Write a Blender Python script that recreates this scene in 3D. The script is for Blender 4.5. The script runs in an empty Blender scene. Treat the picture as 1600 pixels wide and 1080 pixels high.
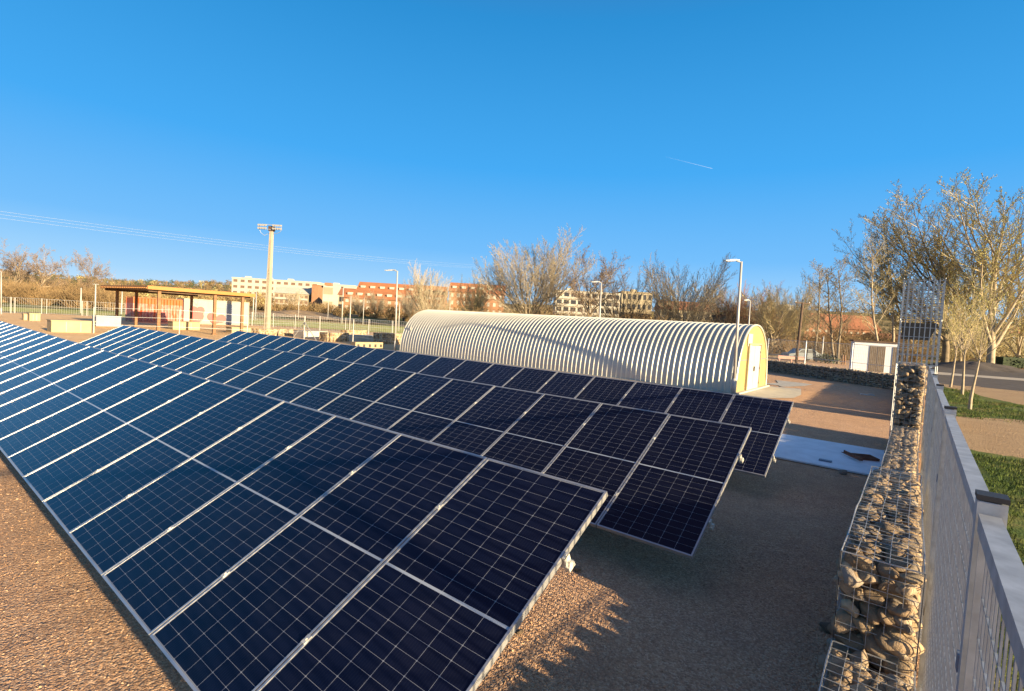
import bpy, math, random
import numpy as np
from mathutils import Vector, Matrix
R = math.radians
# ------------------------------------------------------------------ camera, world, sun, exposure
scn = bpy.context.scene
col = scn.collection
FPX, PITCH, ROLL, YAW, CAMH = 797.6, R(2.6), R(3.44), R(38.28), 2.45
_fw0 = Vector((-math.sin(YAW), math.cos(YAW), 0)); _rt0 = Vector((math.cos(YAW), math.sin(YAW), 0)); _z = Vector((0, 0, 1))
FW = _fw0*math.cos(PITCH) - _z*math.sin(PITCH); _up0 = _fw0*math.sin(PITCH) + _z*math.cos(PITCH)
RT = _rt0*math.cos(ROLL) + _up0*math.sin(ROLL); UP = _up0*math.cos(ROLL) - _rt0*math.sin(ROLL)
CPOS = Vector((0, 0, CAMH))
cam = bpy.data.cameras.new('camera'); camo = bpy.data.objects.new('camera', cam); col.objects.link(camo)
m3 = Matrix((RT, UP, -FW)).transposed(); camo.matrix_world = Matrix.Translation(CPOS) @ m3.to_4x4()
cam.sensor_width = 36; cam.sensor_fit = 'HORIZONTAL'; cam.lens = FPX/1600*36; cam.clip_start = .05; cam.clip_end = 30000
scn.camera = camo
SUN_EL, SUN_AZ = R(11.5), R(94.3)          # azimuth measured from +Y towards +X
SUND = Vector((math.cos(SUN_EL)*math.sin(SUN_AZ), math.cos(SUN_EL)*math.cos(SUN_AZ), math.sin(SUN_EL)))
sl = bpy.data.lights.new('sun', 'SUN'); so = bpy.data.objects.new('sun', sl); col.objects.link(so)
sl.energy = 5.0; sl.angle = R(.65); sl.color = (1.0, .78, .47)
so.rotation_euler = SUND.to_track_quat('Z', 'Y').to_euler(); so.location = (40, -2, 30)
world = bpy.data.worlds.new('World'); scn.world = world; world.use_nodes = True
def make_world():
    nt = world.node_tree; N = nt.nodes; L = nt.links
    bg = N['Background']
    sky = N.new('ShaderNodeTexSky'); sky.sky_type = 'NISHITA'; sky.sun_disc = False
    sky.sun_elevation = SUN_EL; sky.sun_rotation = SUN_AZ; sky.ozone_density = 4; sky.dust_density = .6
    tc = N.new('ShaderNodeTexCoord'); sep = N.new('ShaderNodeSeparateXYZ'); L.new(tc.outputs['Generated'], sep.inputs[0])
    ramp = N.new('ShaderNodeValToRGB'); L.new(sep.outputs['Z'], ramp.inputs[0])
    e = ramp.color_ramp.elements
    e[0].position = 0.0; e[0].color = (.64, .79, .92, 1)
    e[1].position = .90; e[1].color = (.13, .122, .21, 1)
    for p, c in ((.05, (.37, .65, .93, 1)), (.13, (.17, .495, .92, 1)), (.28, (.060, .385, .86, 1)), (.50, (.026, .265, .64, 1)), (.66, (.055, .145, .38, 1))):
        k = e.new(p); k.color = c
    # the air glows warm towards the low sun: the physical sky takes over there
    dot = N.new('ShaderNodeVectorMath'); dot.operation = 'DOT_PRODUCT'; L.new(tc.outputs['Generated'], dot.inputs[0])
    dot.inputs[1].default_value = (math.sin(SUN_AZ), math.cos(SUN_AZ), 0)
    mr = N.new('ShaderNodeMapRange'); mr.interpolation_type = 'SMOOTHSTEP'; L.new(dot.outputs['Value'], mr.inputs[0])
    mr.inputs[1].default_value = .12; mr.inputs[2].default_value = .70
    sc = N.new('ShaderNodeVectorMath'); sc.operation = 'SCALE'; L.new(sky.outputs[0], sc.inputs[0]); sc.inputs['Scale'].default_value = 1.4
    sg = N.new('ShaderNodeVectorMath'); sg.operation = 'SCALE'; L.new(ramp.outputs[0], sg.inputs[0]); sg.inputs['Scale'].default_value = 6.8
    mix = N.new('ShaderNodeMix'); mix.data_type = 'RGBA'; L.new(mr.outputs[0], mix.inputs[0]); L.new(sg.outputs[0], mix.inputs[6]); L.new(sc.outputs[0], mix.inputs[7])
    L.new(mix.outputs[2], bg.inputs[0]); bg.inputs[1].default_value = .05
make_world()
scn.view_settings.view_transform = 'Standard'; scn.view_settings.look = 'None'
scn.view_settings.exposure = 1.65; scn.view_settings.gamma = 1.0

# ------------------------------------------------------------------ placing helpers (photo column + real depth -> world point)
def ray(px, py): return FW + RT*((px-800)/FPX) + UP*((540-py)/FPX)
def G(px, py, z=0.0):
    d = ray(px, py); t = (z-CAMH)/d.z; return CPOS + d*t
def on_x(px, X, z=0.0):
    lo, hi = -60., 400.
    def f(Y):
        c = Vector((X, Y, z)) - CPOS; return c.dot(RT)*FPX - (px-800)*c.dot(FW)
    a, b = f(0.), f(1.); Y = -a/(b-a); return Vector((X, Y, z))
def py_of(p):
    c = Vector(p)-CPOS; return 540 - FPX*c.dot(UP)/c.dot(FW)
def px_of(p):
    c = Vector(p)-CPOS; return 800 + FPX*c.dot(RT)/c.dot(FW)
def smooth(t): t = max(0., min(1., t)); return t*t*(3-2*t)
def hterr(x, y):
    r = math.hypot(x, y)
    if r < 95: return 0.0
    ang = math.atan2(-x, y)                  # 0 = north, + = west
    h = 3.0*smooth((r-110)/140)
    ridge = 27 + 5*math.sin(ang*5+1) + 3*math.sin(ang*13)
    h += ridge*(1-.45*smooth((math.degrees(ang)-56)/22))*smooth((r-380)/330)
    return h
def ground_at(px, D):
    """ground point seen in photo column px at depth D"""
    z = 0.
    for _ in range(8):
        # point at depth D, column px, height z
        base = CPOS + FW*D + RT*((px-800)/FPX*D)
        t = (z-base.z)/UP.z
        p = base + UP*t
        z = hterr(p.x, p.y)
    return Vector((p.x, p.y, z))
def height_to(p, ytop):
    """height of a thing standing at p whose top shows at photo row ytop"""
    D = (Vector(p)-CPOS).dot(FW)
    return (py_of(p)-ytop)*D/FPX

# ------------------------------------------------------------------ mesh helpers
class MB:
    def __init__(s): s.v = []; s.f = []; s.mi = []; s.cur = 0
    def add(s, vs, fs):
        o = len(s.v); s.v.extend([tuple(v) for v in vs]); s.f.extend([tuple(i+o for i in f) for f in fs]); s.mi.extend([s.cur]*len(fs)); return s
    def box(s, c, d, rz=0., M=None):
        x, y, z = d[0]/2, d[1]/2, d[2]/2; cs, sn = math.cos(rz), math.sin(rz)
        vs = []
        for k in (-1, 1):
            for (i, j) in ((-1, -1), (1, -1), (1, 1), (-1, 1)):
                a, b = i*x, j*y; p = Vector((c[0]+a*cs-b*sn, c[1]+a*sn+b*cs, c[2]+k*z)) if M is None else M @ Vector((c[0]+a, c[1]+b, c[2]+k*z))
                vs.append(p)
        return s.add(vs, [(3, 2, 1, 0), (4, 5, 6, 7), (0, 1, 5, 4), (1, 2, 6, 5), (2, 3, 7, 6), (3, 0, 4, 7)])
    def tube(s, p, q, r0, r1=None, n=6, cap=True):
        r1 = r0 if r1 is None else r1
        p, q = Vector(p), Vector(q); d = q-p
        if d.length < 1e-6: return s
        d.normalize(); a = d.orthogonal().normalized(); b = d.cross(a)
        vs = []
        for c, r in ((p, r0), (q, r1)):
            for i in range(n):
                t = 2*math.pi*i/n; vs.append(c + a*(math.cos(t)*r) + b*(math.sin(t)*r))
        fs = [(i, (i+1) % n, n+(i+1) % n, n+i) for i in range(n)]
        if cap: fs += [tuple(range(n-1, -1, -1)), tuple(range(n, 2*n))]
        return s.add(vs, fs)
    def path(s, pts, r, n=6):
        for a, b in zip(pts[:-1], pts[1:]): s.tube(a, b, r, r, n)
        return s
    def prism(s, poly, z0, z1):
        n = len(poly); vs = [(x, y, z0) for x, y in poly]+[(x, y, z1) for x, y in poly]
        return s.add(vs, [tuple(range(n-1, -1, -1)), tuple(range(n, 2*n))]+[(i, (i+1) % n, n+(i+1) % n, n+i) for i in range(n)])
    def mesh(s, name, mats, smooth_=False):
        me = bpy.data.meshes.new(name); me.from_pydata(s.v, [], s.f)
        for m in (mats if isinstance(mats, (list, tuple)) else [mats]): me.materials.append(m)
        if any(s.mi): me.polygons.foreach_set('material_index', s.mi)
        if smooth_: me.polygons.foreach_set('use_smooth', [True]*len(me.polygons))
        me.update(); return me
    def build(s, name, mats, parent=None, smooth_=False, loc=None):
        o = bpy.data.objects.new(name, s.mesh(name, mats, smooth_)); col.objects.link(o)
        if parent is not None: o.parent = parent
        if loc is not None: o.location = loc
        return o
def tag(o, label=None, cat=None, group=None, kind=None):
    if label: o['label'] = label
    if cat: o['category'] = cat
    if group: o['group'] = group
    if kind: o['kind'] = kind
    return o
def thing(name, label, cat, loc=(0, 0, 0), rz=0., group=None):
    o = bpy.data.objects.new(name, None); col.objects.link(o); o.empty_display_size = .2
    o.location = loc; o.rotation_euler = (0, 0, rz); return tag(o, label, cat, group)
def link_copy(src, parent=None, **kw):
    c = src.copy(); col.objects.link(c); c.parent = parent
    for k, v in kw.items(): setattr(c, k, v)
    return c
def copy_tree(src, parent=None):
    c = src.copy(); col.objects.link(c); c.parent = parent
    for ch in list(src.children): copy_tree(ch, c)
    return c

# ------------------------------------------------------------------ materials
class NG:
    def __init__(s, name):
        s.m = bpy.data.materials.new(name); s.m.use_nodes = True; s.t = s.m.node_tree; s.b = s.t.nodes['Principled BSDF']
    def n(s, typ, **kw):
        x = s.t.nodes.new(typ)
        for k, v in kw.items(): setattr(x, k, v)
        return x
    def l(s, a, b): s.t.links.new(a, b)
    def math(s, op, a, b=None, c=None, clamp=False):
        x = s.n('ShaderNodeMath', operation=op, use_clamp=clamp)
        for i, v in enumerate((a, b, c)):
            if v is None: continue
            if isinstance(v, (int, float)): x.inputs[i].default_value = v
            else: s.l(v, x.inputs[i])
        return x.outputs[0]
    def coord(s, kind='Object'): return s.n('ShaderNodeTexCoord').outputs[kind]
    def noise(s, scale, detail=4, rough=.55, vec=None, dim=None):
        x = s.n('ShaderNodeTexNoise'); x.inputs['Scale'].default_value = scale; x.inputs['Detail'].default_value = detail; x.inputs['Roughness'].default_value = rough
        s.l(vec if vec is not None else s.coord(), x.inputs['Vector']); return x.outputs['Fac']
    def ramp(s, fac, stops):
        x = s.n('ShaderNodeValToRGB'); s.l(fac, x.inputs[0]); e = x.color_ramp.elements
        e[0].position, e[0].color = stops[0][0], (*stops[0][1], 1); e[1].position, e[1].color = stops[-1][0], (*stops[-1][1], 1)
        for p, c in stops[1:-1]: k = e.new(p); k.color = (*c, 1)
        return x.outputs[0]
    def mix(s, f, a, b, blend='MIX'):
        x = s.n('ShaderNodeMix', data_type='RGBA', blend_type=blend)
        for i, v in ((0, f), (6, a), (7, b)):
            if isinstance(v, (int, float)): x.inputs[i].default_value = v
            elif isinstance(v, tuple): x.inputs[i].default_value = (*v, 1)
            else: s.l(v, x.inputs[i])
        return x.outputs[2]
    def bump(s, h, dist, strength=1., nrm=None):
        x = s.n('ShaderNodeBump'); x.inputs['Distance'].default_value = dist; x.inputs['Strength'].default_value = strength; s.l(h, x.inputs['Height'])
        if nrm is not None: s.l(nrm, x.inputs['Normal'])
        s.l(x.outputs[0], s.b.inputs['Normal']); return x.outputs[0]
    def done(s, color=None, rough=.8, metal=0., spec=.5):
        if color is not None:
            if isinstance(color, tuple): s.b.inputs['Base Color'].default_value = (*color, 1)
            else: s.l(color, s.b.inputs['Base Color'])
        s.b.inputs['Metallic'].default_value = metal; s.b.inputs['Specular IOR Level'].default_value = spec
        if isinstance(rough, (int, float)): s.b.inputs['Roughness'].default_value = rough
        else: s.l(rough, s.b.inputs['Roughness'])
        return s.m
def plain(name, c, rough=.7, metal=0., var=.18, scale=6., bump=0., spec=.5, world_=False):
    g = NG(name); f = g.noise(scale, 5, .6)
    lo = tuple(x*(1-var) for x in c); hi = tuple(min(1, x*(1+var)) for x in c)
    if bump: g.bump(g.noise(scale*6, 3), bump)
    return g.done(g.ramp(f, [(.3, lo), (.7, hi)]), rough, metal, spec)
M = {}
def mats():
    # gravel of the compound
    g = NG('gravel'); P = g.coord()
    vor = g.n('ShaderNodeTexVoronoi'); vor.inputs['Scale'].default_value = 72; g.l(P, vor.inputs['Vector'])
    vor2 = g.n('ShaderNodeTexVoronoi'); vor2.inputs['Scale'].default_value = 34; g.l(P, vor2.inputs['Vector'])
    sepc = g.n('ShaderNodeSeparateColor'); g.l(vor.outputs['Color'], sepc.inputs[0])
    peb = g.ramp(sepc.outputs[0], [(0., (.34, .203, .125)), (.35, (.51, .303, .178)), (.7, (.64, .395, .238)), (1., (.75, .54, .36))])
    big = g.noise(.35, 5, .6, P); mid = g.noise(2.6, 4, .6, P)
    c = g.mix(g.ramp(big, [(.35, (0, 0, 0)), (.7, (.5, .5, .5))]), peb, (.52, .31, .165))
    c = g.mix(g.ramp(mid, [(.42, (0, 0, 0)), (.75, (.35, .35, .35))]), c, (.28, .17, .12))
    r = g.n('ShaderNodeVectorMath', operation='LENGTH'); g.l(P, r.inputs[0])
    far = g.math('SMOOTH_MIN', 1., g.math('MULTIPLY', g.math('SUBTRACT', r.outputs['Value'], 62.), .03), .1, True)
    far = g.math('MAXIMUM', far, 0.)
    fn = g.noise(.035, 5, .62, P); fn2 = g.noise(.3, 5, .7, P)
    fc = g.ramp(fn, [(.38, (.34, .21, .10)), (.47, (.30, .20, .09)), (.53, (.115, .135, .045)), (.64, (.075, .10, .03))])
    fc = g.mix(g.ramp(fn2, [(.45, (0, 0, 0)), (.7, (.6, .6, .6))]), fc, (.20, .135, .065))
    hr = g.math('MULTIPLY', g.math('SUBTRACT', r.outputs['Value'], 300.), .006, None, True)
    hn = g.noise(.05, 6, .7, P)
    hc = g.ramp(hn, [(.35, (.10, .095, .035)), (.48, (.20, .155, .06)), (.6, (.34, .25, .11)), (.75, (.42, .31, .16))])
    c = g.mix(far, c, fc); c = g.mix(hr, c, hc)
    hgt = g.math('ADD', g.math('MULTIPLY', vor.outputs['Distance'], -1.0), g.math('MULTIPLY', vor2.outputs['Distance'], -1.2))
    hgt = g.math('ADD', hgt, g.math('MULTIPLY', g.noise(9, 4, .6, P), 1.6))
    g.bump(hgt, .011, 1.0); M['gravel'] = g.done(c, .95, 0, .2)
    # grass
    g = NG('grass'); P = g.coord(); a = g.noise(1.1, 5, .65, P); b = g.noise(28, 3, .6, P)
    c = g.ramp(a, [(.3, (.05, .085, .016)), (.44, (.085, .13, .024)), (.56, (.16, .165, .045)), (.68, (.34, .25, .12))])
    c = g.mix(.4, c, g.ramp(b, [(.3, (.02, .04, .01)), (.7, (.13, .18, .04))])); g.bump(b, .06); M['grass'] = g.done(c, .9, 0, .2)
    g = NG('field_grass'); P = g.coord(); a = g.noise(.09, 5, .65, P); b = g.noise(1.7, 4, .6, P)
    c = g.ramp(a, [(.36, (.50, .47, .15)), (.5, (.42, .44, .12)), (.62, (.66, .50, .24))]); c = g.mix(.35, c, g.ramp(b, [(.3, (.12, .17, .045)), (.7, (.48, .45, .17))])); g.bump(b, .12); M['field'] = g.done(c, .95, 0, .1)
    g = NG('sand'); P = g.coord(); a = g.noise(.8, 6, .65, P); b = g.noise(14, 5, .7, P); c = g.ramp(a, [(.3, (.33, .215, .12)), (.7, (.45, .32, .19))]); c = g.mix(.35, c, g.ramp(b, [(.3, (.20, .13, .075)), (.7, (.5, .38, .24))])); g.bump(b, .05); M['sand'] = g.done(c, .95, 0, .1)
    g = NG('yard_sand'); P = g.coord(); a = g.noise(.35, 6, .65, P); b = g.noise(8, 5, .7, P); c = g.ramp(a, [(.3, (.70, .44, .21)), (.7, (.80, .55, .30))]); c = g.mix(.3, c, g.ramp(b, [(.3, (.44, .26, .13)), (.7, (.80, .56, .32))])); g.bump(g.noise(5, 5, .7, P), .06); M['sand_yard'] = g.done(c, .95, 0, .1)
    M['asphalt'] = plain('asphalt', (.10, .085, .075), .95, 0, .3, 1.5, .01, .2)
    M['path_pale'] = plain('pale_path', (.42, .36, .28), .9, 0, .15, 1.)
    M['concrete'] = plain('concrete', (.42, .39, .33), .85, 0, .16, 2.5, .002)
    M['concrete_cream'] = plain('cream_concrete', (.34, .27, .16), .85, 0, .10, 1.6)
    M['mast'] = plain('mast_concrete', (.34, .29, .22), .85, 0, .12, 1.2)
    # solar glass
    W, Lh = PW-.034, PL-.040
    g = NG('solar_cells'); P = g.coord(); sp = g.n('ShaderNodeSeparateXYZ'); g.l(P, sp.inputs[0])
    x = g.math('DIVIDE', g.math('ADD', sp.outputs[0], W/2), W/6)              # 0..6
    ay = g.math('SUBTRACT', g.math('ABSOLUTE', sp.outputs[1]), .008)          # two halves
    y = g.math('DIVIDE', ay, (Lh/2-.008)/12)
    fx = g.math('ABSOLUTE', g.math('SUBTRACT', g.math('FRACT', x), .5)); fy = g.math('ABSOLUTE', g.math('SUBTRACT', g.math('FRACT', y), .5))
    dx = g.math('MULTIPLY', g.math('SUBTRACT', .5, fx), W/6); dy = g.math('MULTIPLY', g.math('SUBTRACT', .5, fy), (Lh/2-.008)/12)
    lx = g.math('LESS_THAN', dx, .0013); ly = g.math('LESS_THAN', dy, .0008)
    dia = g.math('LESS_THAN', g.math('ADD', dx, dy), .0062)
    midg = g.math('LESS_THAN', ay, 0.0)
    edge = g.math('MAXIMUM', g.math('GREATER_THAN', g.math('ABSOLUTE', sp.outputs[0]), W/2), g.math('GREATER_THAN', g.math('ABSOLUTE', sp.outputs[1]), Lh/2))
    line = g.math('MAXIMUM', g.math('MAXIMUM', g.math('MAXIMUM', lx, ly), dia), edge)
    bus = g.math('LESS_THAN', g.math('ABSOLUTE', g.math('SUBTRACT', g.math('FRACT', g.math('MULTIPLY', x, 9.)), .5)), .035)
    oi = g.n('ShaderNodeObjectInfo')
    cell = g.ramp(oi.outputs['Random'], [(0., (.0025, .0045, .018)), (1., (.004, .0075, .028))])
    cn = g.n('ShaderNodeTexWhiteNoise', noise_dimensions='2D'); cv = g.n('ShaderNodeCombineXYZ'); g.l(g.math('FLOOR', x), cv.inputs[0]); g.l(g.math('FLOOR', g.math('DIVIDE', sp.outputs[1], (Lh/2-.008)/12)), cv.inputs[1]); g.l(cv.outputs[0], cn.inputs[0])
    cell = g.mix(g.math('MULTIPLY', cn.outputs[0], .45), cell, (.0025, .004, .014))
    cell = g.mix(g.math('MULTIPLY', bus, .5), cell, (.022, .026, .04))
    c = g.mix(line, cell, (.24, .25, .28)); c = g.mix(midg, c, (.34, .38, .44))
    dust = g.noise(1.7, 4, .6, P)
    c = g.mix(g.math('MULTIPLY', g.math('SUBTRACT', dust, .45, None, True), .05), c, (.35, .30, .24))
    nb = g.n('ShaderNodeTexNoise'); nb.inputs['Scale'].default_value = 2.2; g.l(P, nb.inputs['Vector'])
    g.bump(nb.outputs['Fac'], .004, .6)
    M['cells'] = g.done(c, g.math('ADD', .10, g.math('MULTIPLY', dust, .10)), 0, .20)
    M['alu'] = plain('aluminium', (.50, .50, .50), .40, .7, .06, 3.)
    M['galv'] = plain('galvanised_steel', (.36, .385, .42), .55, .4, .24, 13.)
    M['galv_dull'] = plain('dull_galvanised_steel', (.28, .31, .35), .55, .3, .22, 14.)
    M['wire'] = plain('wire_steel', (.42, .43, .44), .5, .45, .1, 9.)
    M['white_metal'] = plain('white_metal', (.38, .37, .35), .5, .1, .06, 3.)
    M['dark_cap'] = plain('dark_cap', (.02, .02, .024), .6, 0, .2, 9.)
    M['dark'] = plain('dark_paint', (.03, .028, .027), .6, 0, .2, 3.)
    M['bracket'] = plain('mounting_steel', (.6, .58, .52), .5, .4, .1, 4.)
    # stone
    g = NG('river_stone'); P = g.coord(); oi = g.n('ShaderNodeObjectInfo')
    at = g.n('ShaderNodeAttribute'); at.attribute_name = 'tone'
    rnd = g.math('FRACT', g.math('ADD', oi.outputs['Random'], at.outputs['Fac']))
    c = g.ramp(rnd, [(0., (.19, .14, .09)), (.25, (.38, .26, .15)), (.45, (.49, .35, .20)), (.65, (.33, .29, .24)), (.82, (.26, .195, .135)), (1., (.58, .45, .29))])
    c = g.mix(g.math('MULTIPLY', g.noise(9, 6, .75, P), .8), c, (.24, .18, .13)); g.bump(g.noise(7, 6, .75, P), .035); M['stone'] = g.done(c, .85, 0, .3)
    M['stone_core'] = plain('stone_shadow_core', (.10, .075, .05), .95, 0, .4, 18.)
    g = NG('small_rubble'); P = g.coord(); v = g.n('ShaderNodeTexVoronoi'); v.inputs['Scale'].default_value = 7; g.l(P, v.inputs['Vector']); s_ = g.n('ShaderNodeSeparateColor'); g.l(v.outputs['Color'], s_.inputs[0])
    c = g.ramp(s_.outputs[0], [(0., (.16, .11, .07)), (.5, (.36, .26, .15)), (1., (.55, .42, .26))]); g.bump(g.math('MULTIPLY', v.outputs['Distance'], -1.), .12); M['rubble'] = g.done(c, .9, 0, .2)
    # hangar
    g = NG('cream_sheet_metal'); f = g.noise(.6, 5, .6); st = g.n('ShaderNodeMapping'); st.inputs['Scale'].default_value = (3., .25, .25); g.l(g.coord(), st.inputs[0]); c = g.ramp(f, [(.3, (.46, .455, .40)), (.7, (.53, .52, .46))]); c = g.mix(g.math('MULTIPLY', g.noise(1.2, 5, .7, st.outputs[0]), .35), c, (.42, .38, .30)); M['hangar'] = g.done(c, .42, .15)
    M['hangar_end'] = plain('cream_end_sheet', (.42, .345, .15), .5, .05, .06, 2.)
    M['door_white'] = plain('white_door', (.46, .44, .37), .5, 0, .05, 2.)
    M['rust'] = plain('rusty_steel', (.26, .09, .045), .85, .1, .4, 12.)
    M['slab'] = plain('white_board', (.76, .79, .82), .6, 0, .12, 2.2)
    # wood and bark
    M['timber'] = plain('brown_timber', (.20, .105, .05), .8, 0, .3, 3.)
    M['timber_dark'] = plain('dark_timber', (.09, .055, .035), .85, 0, .3, 3.)
    M['ochre'] = plain('ochre_fascia', (.33, .14, .025), .6, 0, .08, 2.)
    M['bark'] = plain('bark', (.19, .15, .10), .95, 0, .35, 4.)
    M['bark_pale'] = plain('pale_bark', (.34, .275, .19), .9, 0, .3, 3.)
    M['twig_gold'] = plain('golden_twig', (.47, .385, .21), .9, 0, .25, .8)
    M['twig_grey'] = plain('grey_twig', (.34, .28, .20), .9, 0, .25, .8)
    M['twig_dark'] = plain('dark_twig', (.17, .135, .09), .9, 0, .25, .8)
    M['twig_pink'] = plain('pinkish_twig', (.17, .12, .085), .9, 0, .25, .8)
    M['twig_red'] = plain('russet_twig', (.22, .10, .055), .9, 0, .25, .8)
    M['bud_green'] = plain('fresh_bud', (.40, .37, .10), .8, 0, .3, .6)
    M['bud_olive'] = plain('olive_bud', (.34, .29, .12), .8, 0, .3, .6)
    M['scrub'] = plain('scrub_twig', (.19, .125, .06), .95, 0, .4, .25)
    M['scrub_leaf'] = plain('scrub_leaf', (.15, .11, .05), .9, 0, .45, .2)
    M['pine'] = plain('pine_foliage', (.045, .06, .02), .9, 0, .4, .3)
    # buildings
    M['white_wall'] = plain('white_render', (.42, .39, .33), .9, 0, .07, .3)
    M['cream_wall'] = plain('cream_render', (.30, .25, .17), .9, 0, .08, .3)
    M['brick'] = plain('orange_brick', (.29, .15, .08), .9, 0, .15, .4)
    M['brick_brown'] = plain('brown_brick', (.30, .14, .08), .9, 0, .2, .4)
    M['tile'] = plain('orange_roof_tile', (.31, .12, .05), .9, 0, .15, .4)
    M['tile_brown'] = plain('brown_roof_tile', (.25, .10, .05), .9, 0, .2, .4)
    M['pane'] = plain('window_pane', (.035, .035, .04), .25, 0, .3, .3)
    M['shutter'] = plain('brown_shutter', (.16, .10, .07), .7, 0, .3, .3)
    M['container_red'] = None
    g = NG('graffiti_container'); P = g.coord(); f = g.noise(.9, 2, .4, P)
    mp = g.n('ShaderNodeMapping'); mp.inputs['Scale'].default_value = (1, 2.2, .35); g.l(P, mp.inputs[0]); f2 = g.noise(1.6, 3, .5, mp.outputs[0])
    spz = g.n('ShaderNodeSeparateXYZ'); g.l(P, spz.inputs[0]); low = g.math('LESS_THAN', spz.outputs[2], 2.05)
    c = g.ramp(f, [(.3, (.46, .07, .018)), (.6, (.50, .105, .022))]); pc = g.ramp(f2, [(.40, (.46, .07, .02)), (.47, (.44, .24, .20)), (.54, (.42, .09, .06)), (.62, (.40, .22, .22)), (.70, (.40, .10, .09))])
    M['container_red'] = g.done(g.mix(g.math('MULTIPLY', low, .85), c, pc), .6)
    M['container_white'] = plain('white_container_paint', (.32, .30, .25), .7, 0, .08, 1.)
    M['shed_white'] = plain('shed_white_paint', (.62, .64, .66), .7, 0, .05, 1.)
    M['shed_door'] = plain('weathered_brown_door', (.115, .085, .06), .8, 0, .25, 4.)
    M['mural_pink'] = plain('pink_mural_paint', (.50, .10, .09), .7, 0, .1, 1.)
    M['steel_blue'] = plain('blue_grey_steel', (.16, .19, .25), .5, .2, .1, 2.)
    M['asphalt_line'] = plain('grey_paint', (.25, .27, .30), .8)
    M['car'] = plain('grey_car_paint', (.10, .115, .13), .3, .3, .1, 2.)
    M['rubber'] = plain('rubber', (.02, .02, .02), .8)
    M['pinkish'] = plain('faded_red_paint', (.38, .20, .16), .7)
    M['hedge'] = plain('hedge_leaf', (.03, .045, .018), .9, 0, .4, 2.)
    M['cloth_dark'] = plain('dark_cloth', (.03, .028, .035), .9)
    M['skin'] = plain('skin', (.45, .28, .2), .6)
    g = NG('vapour'); g.b.inputs['Base Color'].default_value = (.9, .9, .9, 1); g.b.inputs['Roughness'].default_value = 1.
    g.b.inputs['Alpha'].default_value = .09; M['vapour'] = g.m
    M['lamp_glass'] = plain('lamp_glass', (.75, .78, .8), .2, 0, .05)
PW, PL, PITCHW, TILT = 1.000, 2.10, 1.012, R(27.75)
mats()

# ------------------------------------------------------------------ terrain
def build_ground():
    radii = [0, .8, 2, 4, 6, 9, 12, 16, 20, 26, 32, 40, 50, 60, 72, 86, 100, 115, 130, 150, 170, 195, 220, 250, 290, 330, 380, 420, 460, 500, 540, 580, 620, 660, 700, 760, 850, 1000, 1400, 2500, 6000]
    n = 144; vs = [(0, 0, 0)]; fs = []
    rnd = random.Random(3)
    for r in radii[1:]:
        for k in range(n):
            a = 2*math.pi*k/n; x, y = -r*math.sin(a), r*math.cos(a)
            vs.append((x, y, hterr(x, y) + (rnd.uniform(-.8, .8)*min(1, max(0, (r-350)/200)))))
    for k in range(n): fs.append((0, 1+k, 1+(k+1) % n))
    for i in range(1, len(radii)-1):
        a = 1+(i-1)*n; b = 1+i*n
        for k in range(n): fs.append((a+k, b+k, b+(k+1) % n, a+(k+1) % n))
    b = MB(); b.add(vs, fs); o = b.build('ground', M['gravel'], smooth_=True); tag(o, 'tan gravel ground and low hills around the solar compound', 'ground', kind='structure')
build_ground()
def sheet(name, pts, mat, z, label, thick=0., terr=False, sub=10):
    """a ground sheet: outline subdivided and fanned from its centre on a slightly uneven outline"""
    rnd = random.Random(len(name)+len(pts)); P = []
    for (a, b) in zip(pts, pts[1:]+pts[:1]):
        for k in range(sub):
            t = k/sub; x = a[0]+(b[0]-a[0])*t; y = a[1]+(b[1]-a[1])*t; P.append((x, y))
    L = sum(math.dist(a, b) for a, b in zip(pts, pts[1:]+pts[:1]))/len(P); j = L*.22 if sub > 1 else 0
    P = [(x+rnd.uniform(-j, j), y+rnd.uniform(-j, j)) for x, y in P]
    from mathutils.geometry import tessellate_polygon
    vs = [(x, y, z) for x, y in P]; fs = []
    for tri in tessellate_polygon([[Vector((x, y, 0)) for x, y in P]]):
        p0, p1, p2 = (vs[i] for i in tri); up_ = (p1[0]-p0[0])*(p2[1]-p0[1])-(p1[1]-p0[1])*(p2[0]-p0[0])
        fs.append(tuple(tri) if up_ > 0 else tuple(reversed(tri)))
    b = MB(); b.add(vs, fs); o = b.build(name, mat); return tag(o, label, name.split('_')[-1], kind='structure')
sheet('grass', [(.5, 4.5), (16, 3), (18, 13), (9, 17.5), (3, 16.2), (.8, 17.2)], M['grass'], .008, 'green grass strip beside the metal fence')
sheet('grass_patch', [(.7, 24), (3.4, 26.5), (9, 24), (16, 27), (14, 33), (4.3, 33.5), (3.2, 36.5), (1.6, 43), (.7, 41)], M['grass'], .008, 'green grass patch under the young trees')
sheet('sand', [(.4, 17), (3, 16), (9, 17.3), (22, 14), (30, 40), (6, 55), (3, 60), (.5, 42)], M['sand'], .004, 'pale sandy soil beside the fence')
sheet('road', [(-2, 44), (4, 47), (40, 40), (90, 60), (80, 95), (12, 92), (-2, 90)], M['asphalt'], .006, 'dark road beyond the grass')
sheet('path', [(0, 61), (20, 68), (70, 70), (70, 74), (20, 72.5), (0, 66.5)], M['path_pale'], .012, 'pale strip along the dark road')
sheet('field', [(-95, -10), (-89, 14), (-80, 28), (-66, 39), (-50, 46), (-42, 62), (-75, 78), (-150, 80), (-200, -10)], M['field'], .03, 'green field beyond the left fence', terr=False)
sheet('yard', [(-26.5, 1), (-26.5, 30), (-31, 31), (-38, 40), (-56, 37), (-78, 27), (-86, 13), (-72, -4), (-50, -6)], M['sand_yard'], .006, 'sunlit orange sandy yard behind the panel rows')
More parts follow.
